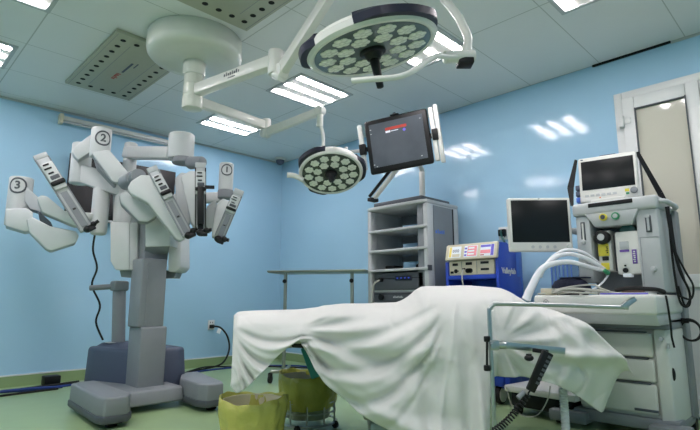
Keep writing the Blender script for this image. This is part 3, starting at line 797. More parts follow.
# touchscreen on its arm, over the tower
mc = Vector((3.347, 2.734, 2.227)); yw, pt, rl = map(math.radians, (-65.4, 5.7, -5.6))
Rm = Matrix.Rotation(yw, 4, 'Z') @ Matrix.Rotation(pt, 4, 'X') @ Matrix.Rotation(rl, 4, 'Y')
ts = thing('touchscreen_monitor', 'black touchscreen monitor tilted on an arm above the grey equipment tower', 'monitor', (3.984, 2.945, tz + .05))
fr = Matrix.Translation(mc) @ Rm
mb = MB(fr); mb.bb((-.2975, 0, -.254), (.2975, .045, .254), .022, 3); mb.bb((-.2, .045, -.17), (.2, .08, .17), .02); mon = mb.build('bezel', BLACK, ts)
MB(fr).bb((-.252, -.002, -.198), (.252, .01, .208)).build('screen_glass', SCREENG, mon)
mb = MB(fr).use(RED); mb.bb((-.1, -.003, .125), (.1, -.0018, .15)); mb.use(LCDW); mb.bb((-.1, -.003, .102), (-.055, -.0018, .12)); mb.bb((-.05, -.003, .108), (.02, -.0018, .114))
mb.use(LCDV); mb.cyl((.075, -.003, .1), (.075, -.0018, .1), .014, n=14); mb.use(LGREY)
for x, z in ((-.24, .16), (-.24, .12), (-.245, -.17), (-.22, -.19), (.2, -.17), (.23, .17)): mb.bb((x - .006, -.003, z - .004), (x + .006, -.0018, z + .004))
mb.build('screen_marks', None, mon)
mb = MB(fr); mb.bb((-.04, .0, .254), (.04, .04, .266), .004); mb.cyl((0, .02, .262), (0, .02, .28), .012, n=12); mb.build('camera_bump', BLACK, mon)
# speakers beside the screen
for sx in (-1, 1):
    xx = .335 if sx > 0 else -.345
    mb = MB(fr); z0, z1 = (-.235, .255) if sx > 0 else (-.19, .24)
    mb.bb((xx - .028 * 1, .02, z0), (xx + .012, .07, z1), .008); 
    if sx > 0: mb.bb((xx + .018, .03, z0 - .02), (xx + .055, .09, z1 + .02), .008)
    sp = mb.build('side_speaker', OFFW, ts)
    mb = MB(fr); mb.bb((xx - .03 if sx < 0 else xx - .02, -.0, -.05), (xx + .03, .05, .05), .006); mb.bb((min(xx, xx - sx * .06), .03, -.02), (max(xx, xx - sx * .06), .06, .02)); mb.build('bracket', BLACK, sp)
mb = MB(); pz = Vector((3.984, 2.945, tz + .0505))
mb.cyl(pz, (3.984, 2.945, 2.1), .03, n=20, bevel=.004); mb.cyl(pz, pz + UP * .02, .06, n=24, bevel=.004)
bk = fr @ Vector((.05, .08, -.05))
mb.tube([Vector((3.984, 2.945, 2.05)), Vector((3.984, 2.945, 2.12)), Vector((3.8, 2.87, 2.2)), bk], .026, n=12); mb.build('post', OFFW, ts)
q0 = P(373, 200, 4.55); q1 = fr @ Vector((-.02, .06, -.2))
mb = MB(); mb.beam(q0, q1, .05, .03, bevel=.008); rr_ = mb.build('support_arm', OFFW, ts)
mb = MB(fr); mb.beam((-.35, .05, .0), (-.52, .06, .015), .03, .03, bevel=.004); mb.cyl((-.52, .06, -.03), (-.52, .06, .07), .016, n=14, bevel=.003); mb.build('side_link', LGREY, ts)
dv = (q1 - q0).normalized(); sv = dv.cross(HD).normalized()
mb = MB(); mb.beam(q0 + sv * .045 - HD * .01, q1 + sv * .04 - HD * .01, .032, .02, bevel=.005); mb.box(q0 + UP * .0, (.1, .06, .035), .008); mb.build('arm_cover', BLACK, rr_)

# ------------------------------------------------------------------ high instrument table
mt_l = P(276, 272.5, 5.3); mt_r = P(369, 269, 5.05); mt_l.z = mt_r.z = 1.1
it = thing('instrument_table', 'steel instrument table with a thin top standing behind the sheet by the corner', 'table', (3.45, 3.9, 0))
dx = (mt_r - mt_l).normalized(); dn = UP.cross(dx); mid = (mt_l + mt_r) / 2; ln = (mt_r - mt_l).length
fr = frame((mid.x, mid.y, 0), dx, dn, UP)
mb = MB(fr); mb.bb((-ln / 2, -.22, 1.085), (ln / 2, .22, 1.1), .004)
for y in (-.22, .22): mb.tube([(-ln / 2, y, 1.1), (ln / 2, y, 1.1)], .008, n=8)
for x in (-ln / 2, ln / 2): mb.tube([(x, -.22, 1.1), (x, .22, 1.1)], .008, n=8)
mb.build('table_top', STEELG, it)
for x in (-.35, .36):
    mb = MB(fr); mb.cyl((x, -.12, .1), (x, -.12, 1.086), .018, n=14); mb.build('leg', STEELG, it)
    MB(fr).ball((x, -.145, 1.0), .022).build('height_knob', BLACK, it)
mb = MB(fr); mb.tube([(-.35, -.12, .12), (.36, -.12, .12)], .018, n=10); mb.tube([(-.45, -.22, .11), (-.35, -.12, .11), (-.42, .22, .11)], .018, n=10, sub=3); mb.tube([(.45, -.22, .11), (.36, -.12, .11), (.42, .22, .11)], .018, n=10, sub=3); mb.build('base_frame', STEELG, it)
for x, y in ((-.45, -.22), (-.42, .22), (.45, -.22), (.42, .22)):
    mb = MB(fr); mb.cyl((x - .012, y, .04), (x + .012, y, .04), .04, n=18); mb.bb((x - .018, y - .02, .05), (x + .018, y + .02, .1), .005); mb.build('caster', RUBBER, it)

# ------------------------------------------------------------------ electrosurgical unit on its blue cart
ec = thing('generator_cart', 'cobalt blue cart with a curved side carrying the cream generator', 'cart', (3.9, 2.23, 0))
mb = MB(); mb.prism([(3.7, 2.02, .3), (3.7, 2.02, 1.285), (3.86, 2.02, 1.29), (3.99, 2.02, 1.24), (4.06, 2.02, 1.12), (4.09, 2.02, .95), (4.09, 2.02, .3)], (0, -.03, 0), .006)
sp = mb.build('side_panel', BLUEP, ec)
mb = MB(); mb.text('Valleylab', (3.868, 1.989, 1.05), (1, 0, 0), (0, 0, 1), .068, .0012, fat=.0015); mb.build('lettering', OFFW, sp)
mb = MB(); mb.prism([(3.7, 2.475, .3), (3.7, 2.475, 1.14), (4.09, 2.475, 1.14), (4.09, 2.475, .3)], (0, .03, 0), .006); mb.build('side_panel', BLUEP, ec)
mb = MB(); mb.bb((4.085, 1.99, .3), (4.12, 2.5, 1.2), .01); mb.bb((4.0, 1.985, 1.0), (4.12, 2.05, 1.27), .02); mb.build('back_panel', LBLUEP, ec)
for z0, z1 in ((.985, 1.022), (.68, .71), (.28, .32)):
    MB().bb((3.7, 2.02, z0), (4.085, 2.475, z1), .004).build('shelf', BLUEP, ec)
mb = MB(); mb.bb((3.66, 1.97, .14), (4.12, 2.52, .27), .03); mb.build('base', BLUEP, ec)
for x, y in ((3.74, 2.05), (3.74, 2.45), (4.06, 2.05), (4.06, 2.45)):
    mb = MB(); mb.cyl((x, y - .022, .075), (x, y + .022, .075), .07, n=24, bevel=.006); mb.cyl((x, y, .08), (x, y, .16), .015, n=10); c_ = mb.build('caster', RUBBER, ec)
    mb = MB(); mb.cyl((x, y - .026, .075), (x, y + .026, .075), .056, n=24); mb.build('wheel_disc', OFFW, c_)
MB().bb((3.68, 1.93, .12), (3.9, 2.02, .26), .03).build('fender', BLUEP, ec)
gn = thing('electrosurgical_generator', 'cream electrosurgical generator with three lit displays on the blue cart', 'generator', (3.88, 2.24, 1.022))
mb = MB(); mb.bb((3.7, 2.03, 1.0225), (4.06, 2.465, 1.145), .008); mb.build('case', CREAM, gn)
mb = MB(); mb.solid([(3.66, 1.985, 1.15), (3.66, 2.485, 1.15), (3.98, 2.485, 1.15), (3.98, 2.03, 1.15)], [(3.7, 1.985, 1.29), (3.7, 2.485, 1.29), (3.98, 2.485, 1.29), (3.98, 2.03, 1.29)], .012)
hd = mb.build('display_head', CREAM, gn)
xu = Vector((0, -1, 0)); zu = Vector((.04, 0, .14)).normalized(); nn = xu.cross(zu)
fr = frame((3.66, 2.235, 1.15), xu, nn, zu)      # local x to the right seen from the front
fr = frame((3.66, 2.235, 1.15), xu, -nn, zu)
sgn = 1
for x0, x1, m_ in ((-.215, -.09, LCDW), (-.06, .07, LCDP), (.095, .225, LCDV)):
    mb = MB(fr); mb.bb((x0, -.002, .022), (x1, .004, .125), .003); pn = mb.build('display', LCDW, hd)
    mb = MB(fr)
    if m_ is LCDW:
        mb.use(LCDY); mb.bb((x0 + .008, -.0035, .028), (x0 + .03, -.0018, .12)); mb.use(SLATE)
        for k in range(3): mb.text('0', (x0 + .052 + k * .022, -.0028, .082), (1, 0, 0), (0, 0, 1), .04, .0006)
        mb.use(CREAM); mb.bb((x0 + .04, -.0035, .03), (x0 + .115, -.0018, .055))
    elif m_ is LCDP:
        mb.use(LCDP); mb.bb((x0 + .035, -.0035, .03), (x1 - .008, -.0018, .118)); mb.use(LCDW)
        for k in range(3): mb.bb((x0 + .042, -.004, .04 + k * .027), (x1 - .03, -.003, .055 + k * .027))
        mb.use(LCDV)
        for k in range(3): mb.bb((x0 + .006, -.0035, .032 + k * .03), (x0 + .028, -.0018, .047 + k * .03))
    else:
        mb.use(LCDV); mb.bb((x1 - .03, -.0035, .024), (x1 - .004, -.0018, .122)); mb.use(LCDP); mb.bb((x0 + .004, -.0035, .045), (x1 - .034, -.0018, .075)); mb.use(LCDV); mb.bb((x0 + .004, -.0035, .1), (x1 - .034, -.0018, .12)); mb.use(RED); mb.bb((x0 + .004, -.0035, .028), (x0 + .04, -.0018, .036))
    mb.build('display_marks', None, pn)
yy = lambda u: 2.235 - u
for u, z, w_, h_ in ((-.165, 1.115, .055, .022), (-.03, 1.118, .06, .024), (.12, 1.12, .075, .02), (.12, 1.065, .075, .018), (-.2, 1.048, .03, .02), (-.08, 1.075, .03, .012)):
    MB().bb((3.696, yy(u) - w_ / 2, z - h_ / 2), (3.701, yy(u) + w_ / 2, z + h_ / 2)).build('socket', BLACK, gn)
mb = MB(); mb.cyl((3.695, yy(-.16), 1.058), (3.701, yy(-.16), 1.058), .018, n=16); mb.bb((3.695, yy(-.16) - .028, 1.054), (3.701, yy(-.16), 1.062)); mb.build('socket', BLACK, gn)
mb = MB(); mb.cyl((3.695, yy(-.045), 1.058), (3.701, yy(-.045), 1.058), .02, n=16); mb.cyl((3.695, yy(-.015), 1.058), (3.701, yy(-.015), 1.058), .02, n=16); mb.bb((3.695, yy(-.015), 1.038), (3.701, yy(-.045), 1.078)); mb.build('socket', BLACK, gn)
mb = MB()
for u in (-.1, .045): mb.bb((3.697, yy(u) - .0012, 1.03), (3.7005, yy(u) + .0012, 1.14))
mb.build('panel_seams', MGREY, gn)
tag(MB().tube([(3.69, yy(-.08), 1.07), (3.65, yy(-.07), 1.02), (3.64, yy(-.06), .95), (3.66, yy(-.05), .85), (3.66, yy(-.05), .76), (3.69, yy(-.03), .715)], .006).build('patient_lead', CABLEG, None, (3.66, 2.3, .71)), 'thin pale lead hanging from the front of the cream generator', 'cord')
tag(MB().bb((3.74, 2.06, .7105), (4.0, 2.3, .8), .01).build('cart_drawer_box', DGREY, None, (3.87, 2.2, .7105)), 'dark box on the shelf inside the blue cart', 'box')
t = thing('wall_cable', 'black plug and dark green cable in the small wall outlet above the blue cart', 'cable', (4.255, 2.235, 1.4))
(MB().tube([(4.27, 2.24, 1.45), (4.22, 2.23, 1.44), (4.18, 2.2, 1.38), (4.15, 2.15, 1.3), (4.15, 2.1, 1.1), (4.16, 2.1, .5), (4.17, 2.1, .02)], .009).build('lead', DTEAL, t))
MB().bb((4.235, 2.2, 1.40), (4.277, 2.27, 1.465), .008).build('plug', BLACK, t)
# ------------------------------------------------------------------ anaesthesia machine: x into the machine, u to the right seen from its front
AX, AY = 3.45, 1.275
def A(u, v, z): return Vector((AX + v, AY - u, z))
FA = frame((AX, AY, 0), (0, -1, 0), (1, 0, 0), UP)      # local (u, v, z)
am = thing('anaesthesia_machine', 'tall white anaesthesia machine with drawers, vaporizers and hanging cables before the door', 'anaesthesia machine', A(.25, .25, 0))
mb = MB(FA); mb.bb((-.06, .03, .1), (.43, .46, .64), .03, 3); cab = mb.build('cabinet', MACH, am)
for k, (z0, z1) in enumerate(((.47, .615), (.325, .46), (.14, .315))):
    mb = MB(FA); mb.bb((-.05, -.0, z0), (.4, .04, z1), .014, 3); dr = mb.build('drawer', MACH, am)
    mb = MB(FA); mb.bb((-.02, -.003, z1 - .002 if k else z1 + .0), (.37, .03, z1 + .0085), .002); mb.build('grip_slot', DGREY, dr)
MB(FA).bb((.27, -.004, .155), (.4, .005, .17), .002).build('drawer_slot', DGREY, dr)
mb = MB(FA); mb.solid([A_ for A_ in [(.41, .0, .1), (.475, .02, .1), (.5, .14, .1), (.5, .42, .1), (.41, .42, .1)]], [(.41, .0, .64), (.475, .02, .64), (.5, .14, .64), (.5, .42, .64), (.41, .42, .64)], .012)
sp = mb.build('side_panel', MACH, am)
mb = MB(FA); mb.ball((.483, .05, .38), .02, (.6, .5, 1.9)); mb.build('side_grip', BLACK, sp)
mb = MB(FA); mb.cyl((.45, -.012, .585), (.45, .02, .585), .012, n=14); mb.bb((.475, .0, .53), (.487, .02, .56)); mb.build('lock', STEEL, sp)
# grey rear upright
mb = MB(FA); mb.solid([(.45, .3, .1), (.515, .3, .1), (.515, .44, .1), (.45, .44, .1)], [(.45, .34, 1.4), (.525, .34, 1.4), (.525, .44, 1.4), (.45, .44, 1.4)], .01); mb.build('rear_upright', MGREY, am)
# base with casters
mb = MB(FA); mb.bb((-.24, -.06, .03), (.0, .1, .1), .012); mb.bb((-.1, -.0, .05), (.5, .5, .12), .012); mb.bb((.36, -.1, .03), (.56, .05, .1), .012); mb.build('base', MGREY, am)
for u, v in ((-.2, .03), (.45, -.05), (-.02, .42), (.48, .42)):
    mb = MB(FA); mb.cyl((u - .02, v, .04), (u + .02, v, .04), .04, n=18); mb.build('caster', BLACK, am)
# work surface with its pull-out shelf
mb = MB(FA); mb.bb((-.2, -.27, .73), (.51, .35, .845), .02, 3); tr = mb.build('worktop', MACH, am)
mb = MB(FA); mb.solid([(-.14, -.2, .67), (.5, -.2, .67), (.5, .35, .67), (-.14, .35, .67)], [(-.18, -.255, .735), (.5, -.255, .735), (.5, .35, .735), (-.18, .35, .735)], .01); mb.build('under_tray', LGREY, tr)
mb = MB(FA); mb.torus((-.115, -.271, .8), .016, .0022, (0, 1, 0), 24, 6); mb.bb((-.124, -.273, .796), (-.106, -.270, .804)); mb.build('printed_marks', MGREY, tr)
mb = MB(FA); mb.solid([(-.02, .0, .64), (.5, .0, .64), (.5, .4, .64), (-.02, .4, .64)], [(.0, .02, .7), (.5, .02, .7), (.5, .4, .7), (.0, .4, .7)], .006); mb.build('neck', MGREY, am)
# back wall of the bay, columns, head bar
mb = MB(FA); mb.bb((.04, .2, .845), (.46, .42, 1.38), .01); mb.build('bay_back', MGREY, am)
mb = MB(FA); mb.solid([(-.005, .02, .93), (.1, .02, .93), (.1, .3, .93), (-.005, .3, .93)], [(-.0, .02, 1.38), (.1, .02, 1.38), (.1, .3, 1.38), (-.0, .3, 1.38)], .015)
lc = mb.build('gas_column', LGREY, am)
mb = MB(FA); mb.bb((.015, .012, .93), (.095, .03, 1.37), .006); mb.build('column_face', LGREY, lc)
mb = MB(FA); mb.bb((.035, .008, 1.2), (.065, .014, 1.335), .003); mb.build('flow_tube', DGREY, lc)
mb = MB(FA); mb.bb((.045, .004, 1.215), (.055, .009, 1.325)); mb.build('flow_scale', MACH, lc)
MB(FA).cyl((.05, -.012, 1.2), (.05, .014, 1.2), .016, n=16, bevel=.003).build('flow_knob', LGREY, lc)
MB(FA).cyl((.06, -.012, 1.07), (.06, .014, 1.07), .018, n=16, bevel=.003).build('port', LGREY, lc)
mb = MB(FA); mb.bb((.37, .02, .86), (.495, .34, 1.39), .015); rc = mb.build('gas_column', LGREY, am)
mb = MB(FA); mb.bb((.425, .012, 1.23), (.458, .022, 1.335), .003); mb.build('flow_tube', DGREY, rc)
mb = MB(FA); mb.bb((.435, .008, 1.24), (.447, .014, 1.32)); mb.cyl((.44, .0, 1.33), (.44, .02, 1.33), .012, n=12); mb.build('flow_scale', LGREY, rc)
mb = MB(FA); mb.cyl((.445, -.008, 1.0), (.445, .022, 1.0), .016, n=16, bevel=.003); mb.build('port', LGREY, rc)
mb = MB(FA); mb.bb((.385, .0175, .87), (.387, .0205, 1.2)); mb.bb((.385, .0175, 1.2), (.5, .0205, 1.202)); mb.build('panel_seam', MGREY, rc)
mb = MB(FA); mb.bb((-.01, -.005, 1.375), (.505, .36, 1.462), .02, 3); hb = mb.build('head_bar', LGREY, am)
mb = MB(FA); mb.solid([(.13, .0, 1.29), (.35, .0, 1.29), (.35, .2, 1.29), (.13, .2, 1.29)], [(.07, -.004, 1.385), (.4, -.004, 1.385), (.4, .2, 1.385), (.07, .2, 1.385)], .008); mb.build('gauge_panel', LGREY, hb)
MB(FA).bb((.1, -.008, 1.425), (.37, .003, 1.452), .002).build('vent_slot', BLACK, hb)
for u, m_ in ((.19, YELLOW), (.265, GREEN)):
    mb = MB(FA); mb.cyl((u, -.02, 1.35), (u, .0, 1.35), .024, n=24, bevel=.003); g_ = mb.build('gas_gauge', m_, hb)
    mb = MB(FA); mb.cyl((u, -.022, 1.35), (u, -.0195, 1.35), .015, n=20); mb.bb((u - .003, -.03, 1.343), (u + .003, -.02, 1.357)); mb.build('gauge_face', LGREY if u > .2 else DGREY, g_)
# vaporizers
mb = MB(FA); mb.bb((.122, .05, 1.0), (.205, .2, 1.27), .008); v1 = mb.build('vaporizer', MACH, am)
MB(FA).bb((.124, .045, 1.1), (.19, .052, 1.18), .001).build('yellow_label', YELLOW, v1)
MB(FA).bb((.135, .045, 1.01), (.185, .052, 1.055), .001).build('yellow_label', YELLOW, v1)
mb = MB(FA); mb.cyl((.162, .0, 1.222), (.162, .06, 1.222), .046, n=32, bevel=.006); dl = mb.build('dial', BLACK, v1)
MB(FA).cyl((.162, -.004, 1.222), (.162, .001, 1.222), .022, n=28).build('dial_face', LGREY, dl)
MB(FA).bb((.145, .042, 1.07), (.185, .052, 1.097), .004).build('filler_cap', BLACK, v1)
mb = MB(FA); mb.strokes(4, (.18, .0445, 1.14), (0, 0, 1), (-1, 0, 0), .02, .0004); mb.build('lettering', BLACK, v1)
mb = MB(FA); mb.bb((.235, .03, .975), (.375, .2, 1.25), .01); v2 = mb.build('vaporizer', OFFW, am)
mb = MB(FA); mb.cyl((.305, .06, 1.25), (.305, .2, 1.25), .05, .05, n=28, bevel=.005); mb.build('dial', DTEAL, v2)
mb = MB(FA); mb.bb((.26, .026, 1.118), (.315, .032, 1.132)); mb.bb((.33, .026, 1.04), (.357, .032, 1.13), .001); mb.build('purple_label', PURPLE, v2)
mb = MB(FA); mb.strokes(6, (.343, .0255, 1.085), (0, 0, 1), (-1, 0, 0), .02, .0004); mb.build('lettering', MACH, v2)
mb = MB(FA); mb.bb((.262, .026, 1.14), (.315, .0315, 1.185), .001); mb.build('window', LGREY, v2)
mb = MB(FA); mb.cyl((.285, .02, 1.0), (.285, .033, 1.0), .016, n=16); mb.cyl((.285, .02, 1.03), (.285, .033, 1.03), .006, n=10); mb.build('filler_port', BLACK, v2)
MB(FA).bb((.265, .03, .958), (.315, .08, .98), .003).build('glass_sight', LCDW, v2)
MB(FA).bb((.205, .1, 1.0), (.235, .2, 1.24), .004).build('mount', DGREY, am)
# handle rail at the right of the head bar
mb = MB(FA); mb.tube([(.49, .05, 1.425), (.53, .05, 1.42), (.54, .1, 1.418), (.54, .3, 1.41), (.49, .32, 1.41)], .016, n=12); mb.build('side_handle', LGREY, am)
# carrying straps
mb = MB(); sa_ = P(637, 152, 3.36); sb_ = P(660, 193, 3.34); sc_ = P(671, 214, 3.32)
mb.beam(sa_, sb_, .028, .005, .04, .005, up=HD); mb.beam(sb_, sc_, .04, .006, .036, .006, up=HD); mb.build('strap', BLACK, am)
mb = MB(); sa_ = P(576, 160, 3.5); sb_ = P(570.5, 188, 3.46); sc_ = P(572, 206, 3.42)
mb.beam(sa_, sb_, .02, .005, .045, .005, up=HD); mb.beam(sb_, sc_, .045, .006, .02, .006, up=HD); mb.build('strap', BLACK, am)

# patient monitor resting on the head bar
pm = thing('patient_monitor', 'white patient monitor with a dark screen on top of the anaesthesia machine', 'monitor', (3.66, 1.09, 1.4625))
pyaw = math.radians(-81)
fr = Matrix.Translation((3.635, 1.096, 1.655)) @ Matrix.Rotation(pyaw, 4, 'Z') @ Matrix.Rotation(math.radians(-4.1), 4, 'X')
mb = MB(fr); mb.bb((-.185, 0, -.165), (.185, .055, .168), .014, 3); mb.solid([(-.16, .05, -.17), (.17, .05, -.17), (.17, .05, .16), (-.16, .05, .16)], [(-.13, .17, -.16), (.15, .17, -.16), (.15, .17, .12), (-.13, .17, .12)], .015)
cs = mb.build('case', OFFW, pm)
MB(fr).bb((-.165, -.003, -.075), (.165, .003, .138), .002).build('screen_glass', SCREEN, cs)
MB(fr).cyl((.155, -.02, -.112), (.155, .002, -.112), .022, n=24, bevel=.004).build('knob', MGREY, cs)
for x0, x1, z0, z1, m_ in [(.1, .125, -.115, -.095, YELLOW), (.105, .125, -.135, -.122, GREEN), (-.06, -.05, -.142, -.135, ORANGE), (-.165, -.15, .148, .156, SLATE)] + [(-.15 + k * .035, -.125 + k * .035, -.125, -.11, LGREY) for k in range(6)]:
    MB(fr).bb((x0, -.003, z0), (x1, .001, z1)).build('button', m_, cs)
for k in range(3): MB(fr).bb((-.215, .02, -.15 + k * .045), (-.18, .08, -.115 + k * .045), .005).build('module', SLATE if k else LBLUEP, cs)
mb = MB(fr); mb.tube([(-.06, .08, .165), (-.05, .08, .185), (.05, .08, .185), (.06, .08, .165)], .009, n=10); mb.bb((-.05, .07, .183), (.05, .095, .194), .003); mb.build('handle', SLATE, cs)
mb = MB(FA); mb.bb((.09, .08, 1.4625), (.31, .32, 1.492), .006); mb.build('foot_plate', MACH, pm)

# ventilator display on an arm, left of the machine
vd = thing('ventilator_display', 'white framed black display on an arm beside the anaesthesia machine', 'monitor', A(-.02, .2, 1.0))
fr = Matrix.Translation((3.342, 1.466, 1.333)) @ Matrix.Rotation(math.radians(-47.5), 4, 'Z')
mb = MB(fr); mb.bb((-.216, 0, -.19), (.216, .05, .19), .012, 3); mb.bb((-.12, .05, -.12), (.12, .09, .12), .02); cs = mb.build('bezel', OFFW, vd)
MB(fr).bb((-.195, -.003, -.125), (.195, .003, .172), .002).build('screen_glass', SCREEN, cs)
for x in (-.06, -.01, .04, .09): MB(fr).cyl((x, -.002, -.158), (x, .001, -.158), .011, n=16).build('button', LGREY, cs)
MB(fr).cyl((0.0, -.004, .182), (0.0, .001, .182), .006, n=10).build('status_light', LGREY, cs)
mb = MB(fr); mb.cyl((.185, -.02, -.155), (.185, .001, -.155), .018, n=18, bevel=.003); mb.build('knob', MACH, cs)
bk = fr @ Vector((0, .09, 0))
mb = MB(); mb.tube([bk, bk + HD * .08, A(-.04, .25, 1.3), A(.01, .25, 1.28)], .024, n=12); mb.build('support_arm', LGREY, vd)

# things on the work surface
br = tag(MB().tube([P(526, 300, 3.1) , P(531, 288, 3.1), P(541, 270, 3.12), P(552, 264, 3.15), P(570, 262, 3.16), P(590, 267, 3.2), P(604, 271, 3.24)], .024, n=14, sub=8, rs=lambda t: .027 - .014 * min(1, t * 1.25)).build('breathing_hose', HOSEM, None, P(526, 304, 3.1)), 'thick white breathing hose arching from the sheet up to the yellow vaporizer', 'hose', 'white breathing hoses')
tag(MB().tube([P(540, 277, 3.17), P(545, 266, 3.17), P(556, 257, 3.19), P(570, 254, 3.21), P(585, 258, 3.22), P(596, 264, 3.24), P(605, 270, 3.27)], .014, n=12, sub=8).build('breathing_hose', HOSEM, None, P(540, 280, 3.17)), 'upper, thinner white breathing hose arching over the thick one', 'hose', 'white breathing hoses')
tag(MB().tube([P(547, 263, 3.2), P(554, 256, 3.22), P(566, 250, 3.25), P(582, 252, 3.26), P(596, 261, 3.28), P(606, 269, 3.3)], .011, n=12, sub=8).build('breathing_hose', HOSEM, None, P(552, 262, 3.23)), 'shortest white breathing hose lying behind and over the other two', 'hose', 'white breathing hoses')
t = thing('sample_line', 'thin clear sample line with a green tip hanging below the hose ends', 'tube', A(.1, -.1, .846))
MB().tube([P(606, 271, 3.22), P(608, 275, 3.22), P(602, 283, 3.2), P(592, 290, 3.16), P(580, 294, 3.12)], .006, n=8).build('line', HOSEM, t)
MB().cyl(P(604, 270, 3.21), P(609, 274, 3.21), .014, n=12, bevel=.003).build('tip', GREEN, t)
# navy cuff bag
mb = MB(FA); mb.lathe([(.001, 0), (.09, 0), (.12, .02), (.118, .06), (.095, .092), (.06, .11), (.001, .115)], (-.03, -.06, .8455), n=28, M=Matrix.Diagonal((1.05, .6, 1)).to_3x3(), wob=lambda i, a, r, z: (r * (1 + .06 * math.sin(3 * a + i)), z))
t = thing('cuff_bag', 'rounded navy cloth bag on the work surface behind the cables', 'bag', A(-.03, -.06, .8455))
mb.build('bag_body', NAVYC, t)
MB(FA).solid([(-.09, -.1, .955), (.08, -.1, .955), (.08, .0, .955), (-.09, .0, .955)], [(-.09, -.1, .963), (.085, -.1, .963), (.085, .0, .963), (-.09, .0, .963)], .003).build('flap', NAVYC, t)
# clear blue canister behind
t = thing('absorber_canister', 'pale blue clear canister standing behind the white hoses', 'canister', A(-.16, .2, .8455))
mb = MB(FA); mb.bb((-.235, .1, .86), (-.075, .28, 1.09), .015)
mb.build('body', ACRYL, t)
mb = MB(FA)
for k in range(6): mb.bb((-.225 + k * .028, .096, .87), (-.217 + k * .028, .1, 1.08), .001)
mb.build('ribs', LBLUEP, t)
MB(FA).bb((-.245, .09, .8455), (-.065, .29, .868), .005).build('foot', DGREY, t)
MB(FA).bb((-.21, .2, .7), (-.05, .36, .73), .005).build('canister_support', LGREY, am)
# heap of cables and tray clutter
cl = rnd
for k in range(7):
    pts = []
    u0, v0 = -.19 + .02 * k, -.22 + .012 * k
    for j in range(9):
        s_ = j / 8
        pts.append((u0 + .36 * s_ + .02 * math.sin(k * 2 + j), v0 + .05 * math.sin(s_ * 6 + k), .8525 + .006 * (k % 3) + .05 * math.sin(math.pi * s_) * (.4 + .1 * k) * (1 if k % 2 else .5)))
    tag(MB(FA).tube(pts, .006, n=8, sub=4).build('monitor_lead', CABLEG, None, A(u0 + .1, v0, .846)), 'grey monitoring lead in the tangled heap on the work surface', 'cable', 'tangled grey leads on the work surface')
mb = MB(FA); mb.bb((-.18, -.2, .8455), (-.1, -.12, .89), .006)
tag(mb.build('tape_roll_box', CREAM, None, A(-.14, -.16, .8455)), 'small cream block at the end of the tangled leads', 'box')
for u0, u1, v0, v1, h, m_, lb in ((.19, .46, -.2, -.03, .012, LCDW, 'pale flat booklet lying on the work surface under the vaporizers'), (.22, .3, -.19, -.05, .0, None, '')):
    if m_: 
        t = thing('booklet', lb, 'booklet', A((u0 + u1) / 2, (v0 + v1) / 2, .8455)); MB(FA).bb((u0, v0, .8455), (u1, v1, .8455 + h), .002).build('pages', MACH, t); MB(FA).bb((u0 + .005, v0 - .001, .8475), (u1 - .005, v0 + .006, .8455 + h - .002)).build('spine', LCDV, t)
tag(MB(FA).tube([(.26, -.12, .872), (.3, -.13, .88), (.36, -.12, .885), (.42, -.1, .88), (.47, -.06, .875), (.49, -.0, .862)], .013, n=10).build('black_cable', RUBBER, None, A(.38, -.1, .858)), 'thick black cable lying across the booklet on the work surface', 'cable')
tag(MB(FA).hull([(.25, -.02, .846), (.4, -.02, .846), (.4, .02, .846), (.25, .02, .846), (.27, -.01, .89), (.38, -.01, .885), (.33, .015, .9)], .006).build('laryngoscope_case', mat('brown_leatherette', '#4a3428', .6), None, A(.33, 0, .846)), 'brown pouch lying before the white vaporizer', 'pouch')
# cables hanging at the machine's right side
def hang(pts, r, label, m_=RUBBER, nm='hanging_cable'):
    return tag(MB(FA).tube(pts, r, n=8).build(nm, m_, None, A(*pts[-1])), label, 'cable', 'black cables hanging beside the machine')
hang([(0.527, 0.160, 1.4), (0.527, 0.160, 1.2), (0.542, 0.192, 1.0), (0.572, 0.240, .87), (0.562, 0.240, .78), (0.527, 0.200, .8), (0.517, 0.176, 1.0), (0.522, 0.160, 1.3)], .007, 'long looped black cable hanging from the machine handle down to the worktop height')
hang([(0.517, 0.240, 1.36), (0.522, 0.256, 1.1), (0.542, 0.288, .95), (0.562, 0.304, .84), (0.532, 0.288, .78), (0.517, 0.240, .9)], .006, 'inner black cable loop hugging the grey rear upright')
hang([(0.527, 0.096, 1.39), (0.537, 0.128, 1.15), (0.572, 0.176, 1.0), (0.602, 0.208, .9), (0.582, 0.208, .82), (0.532, 0.160, .84)], .006, 'outermost thin black cable curving away from the machine towards the door')
hang([(.52, -.1, .84), (.525, -.1, .78), (.52, -.06, .66), (.51, -.02, .6), (.515, -.01, .54)], .006, 'short black lead dropping over the corner of the worktop')
mb = MB(FA); mb.torus((.545, .28, .63), .066, .007, (.35, 1, .1), 40, 10); mb.torus((.545, .29, .625), .06, .006, (.3, 1, -.1), 40, 10); mb.bb((.5, .29, .67), (.54, .31, .7))
tag(mb.build('coiled_cable', RUBBER, None, A(.59, .3, .54)), 'ring of coiled black cable hung on the rear upright', 'cable')
tag(MB(FA).tube([(.56, .45, .32), (.62, .5, .34), (.7, .55, .3), (.76, .58, .15), (.78, .6, .02)], .008).build('mains_cable', RUBBER, None, A(.7, .55, .02)), 'thin black cord arching from the machine base towards the door foot', 'cord')
tag(MB(FA).lathe([(.001, 0), (.06, 0), (.07, .02), (.065, .05), (.001, .06)], (.7, .1, .001), n=20).build('foot_switch', BLACK, None, A(.7, .1, 0.001)), 'round black foot pedal on the floor beside the machine', 'foot pedal')
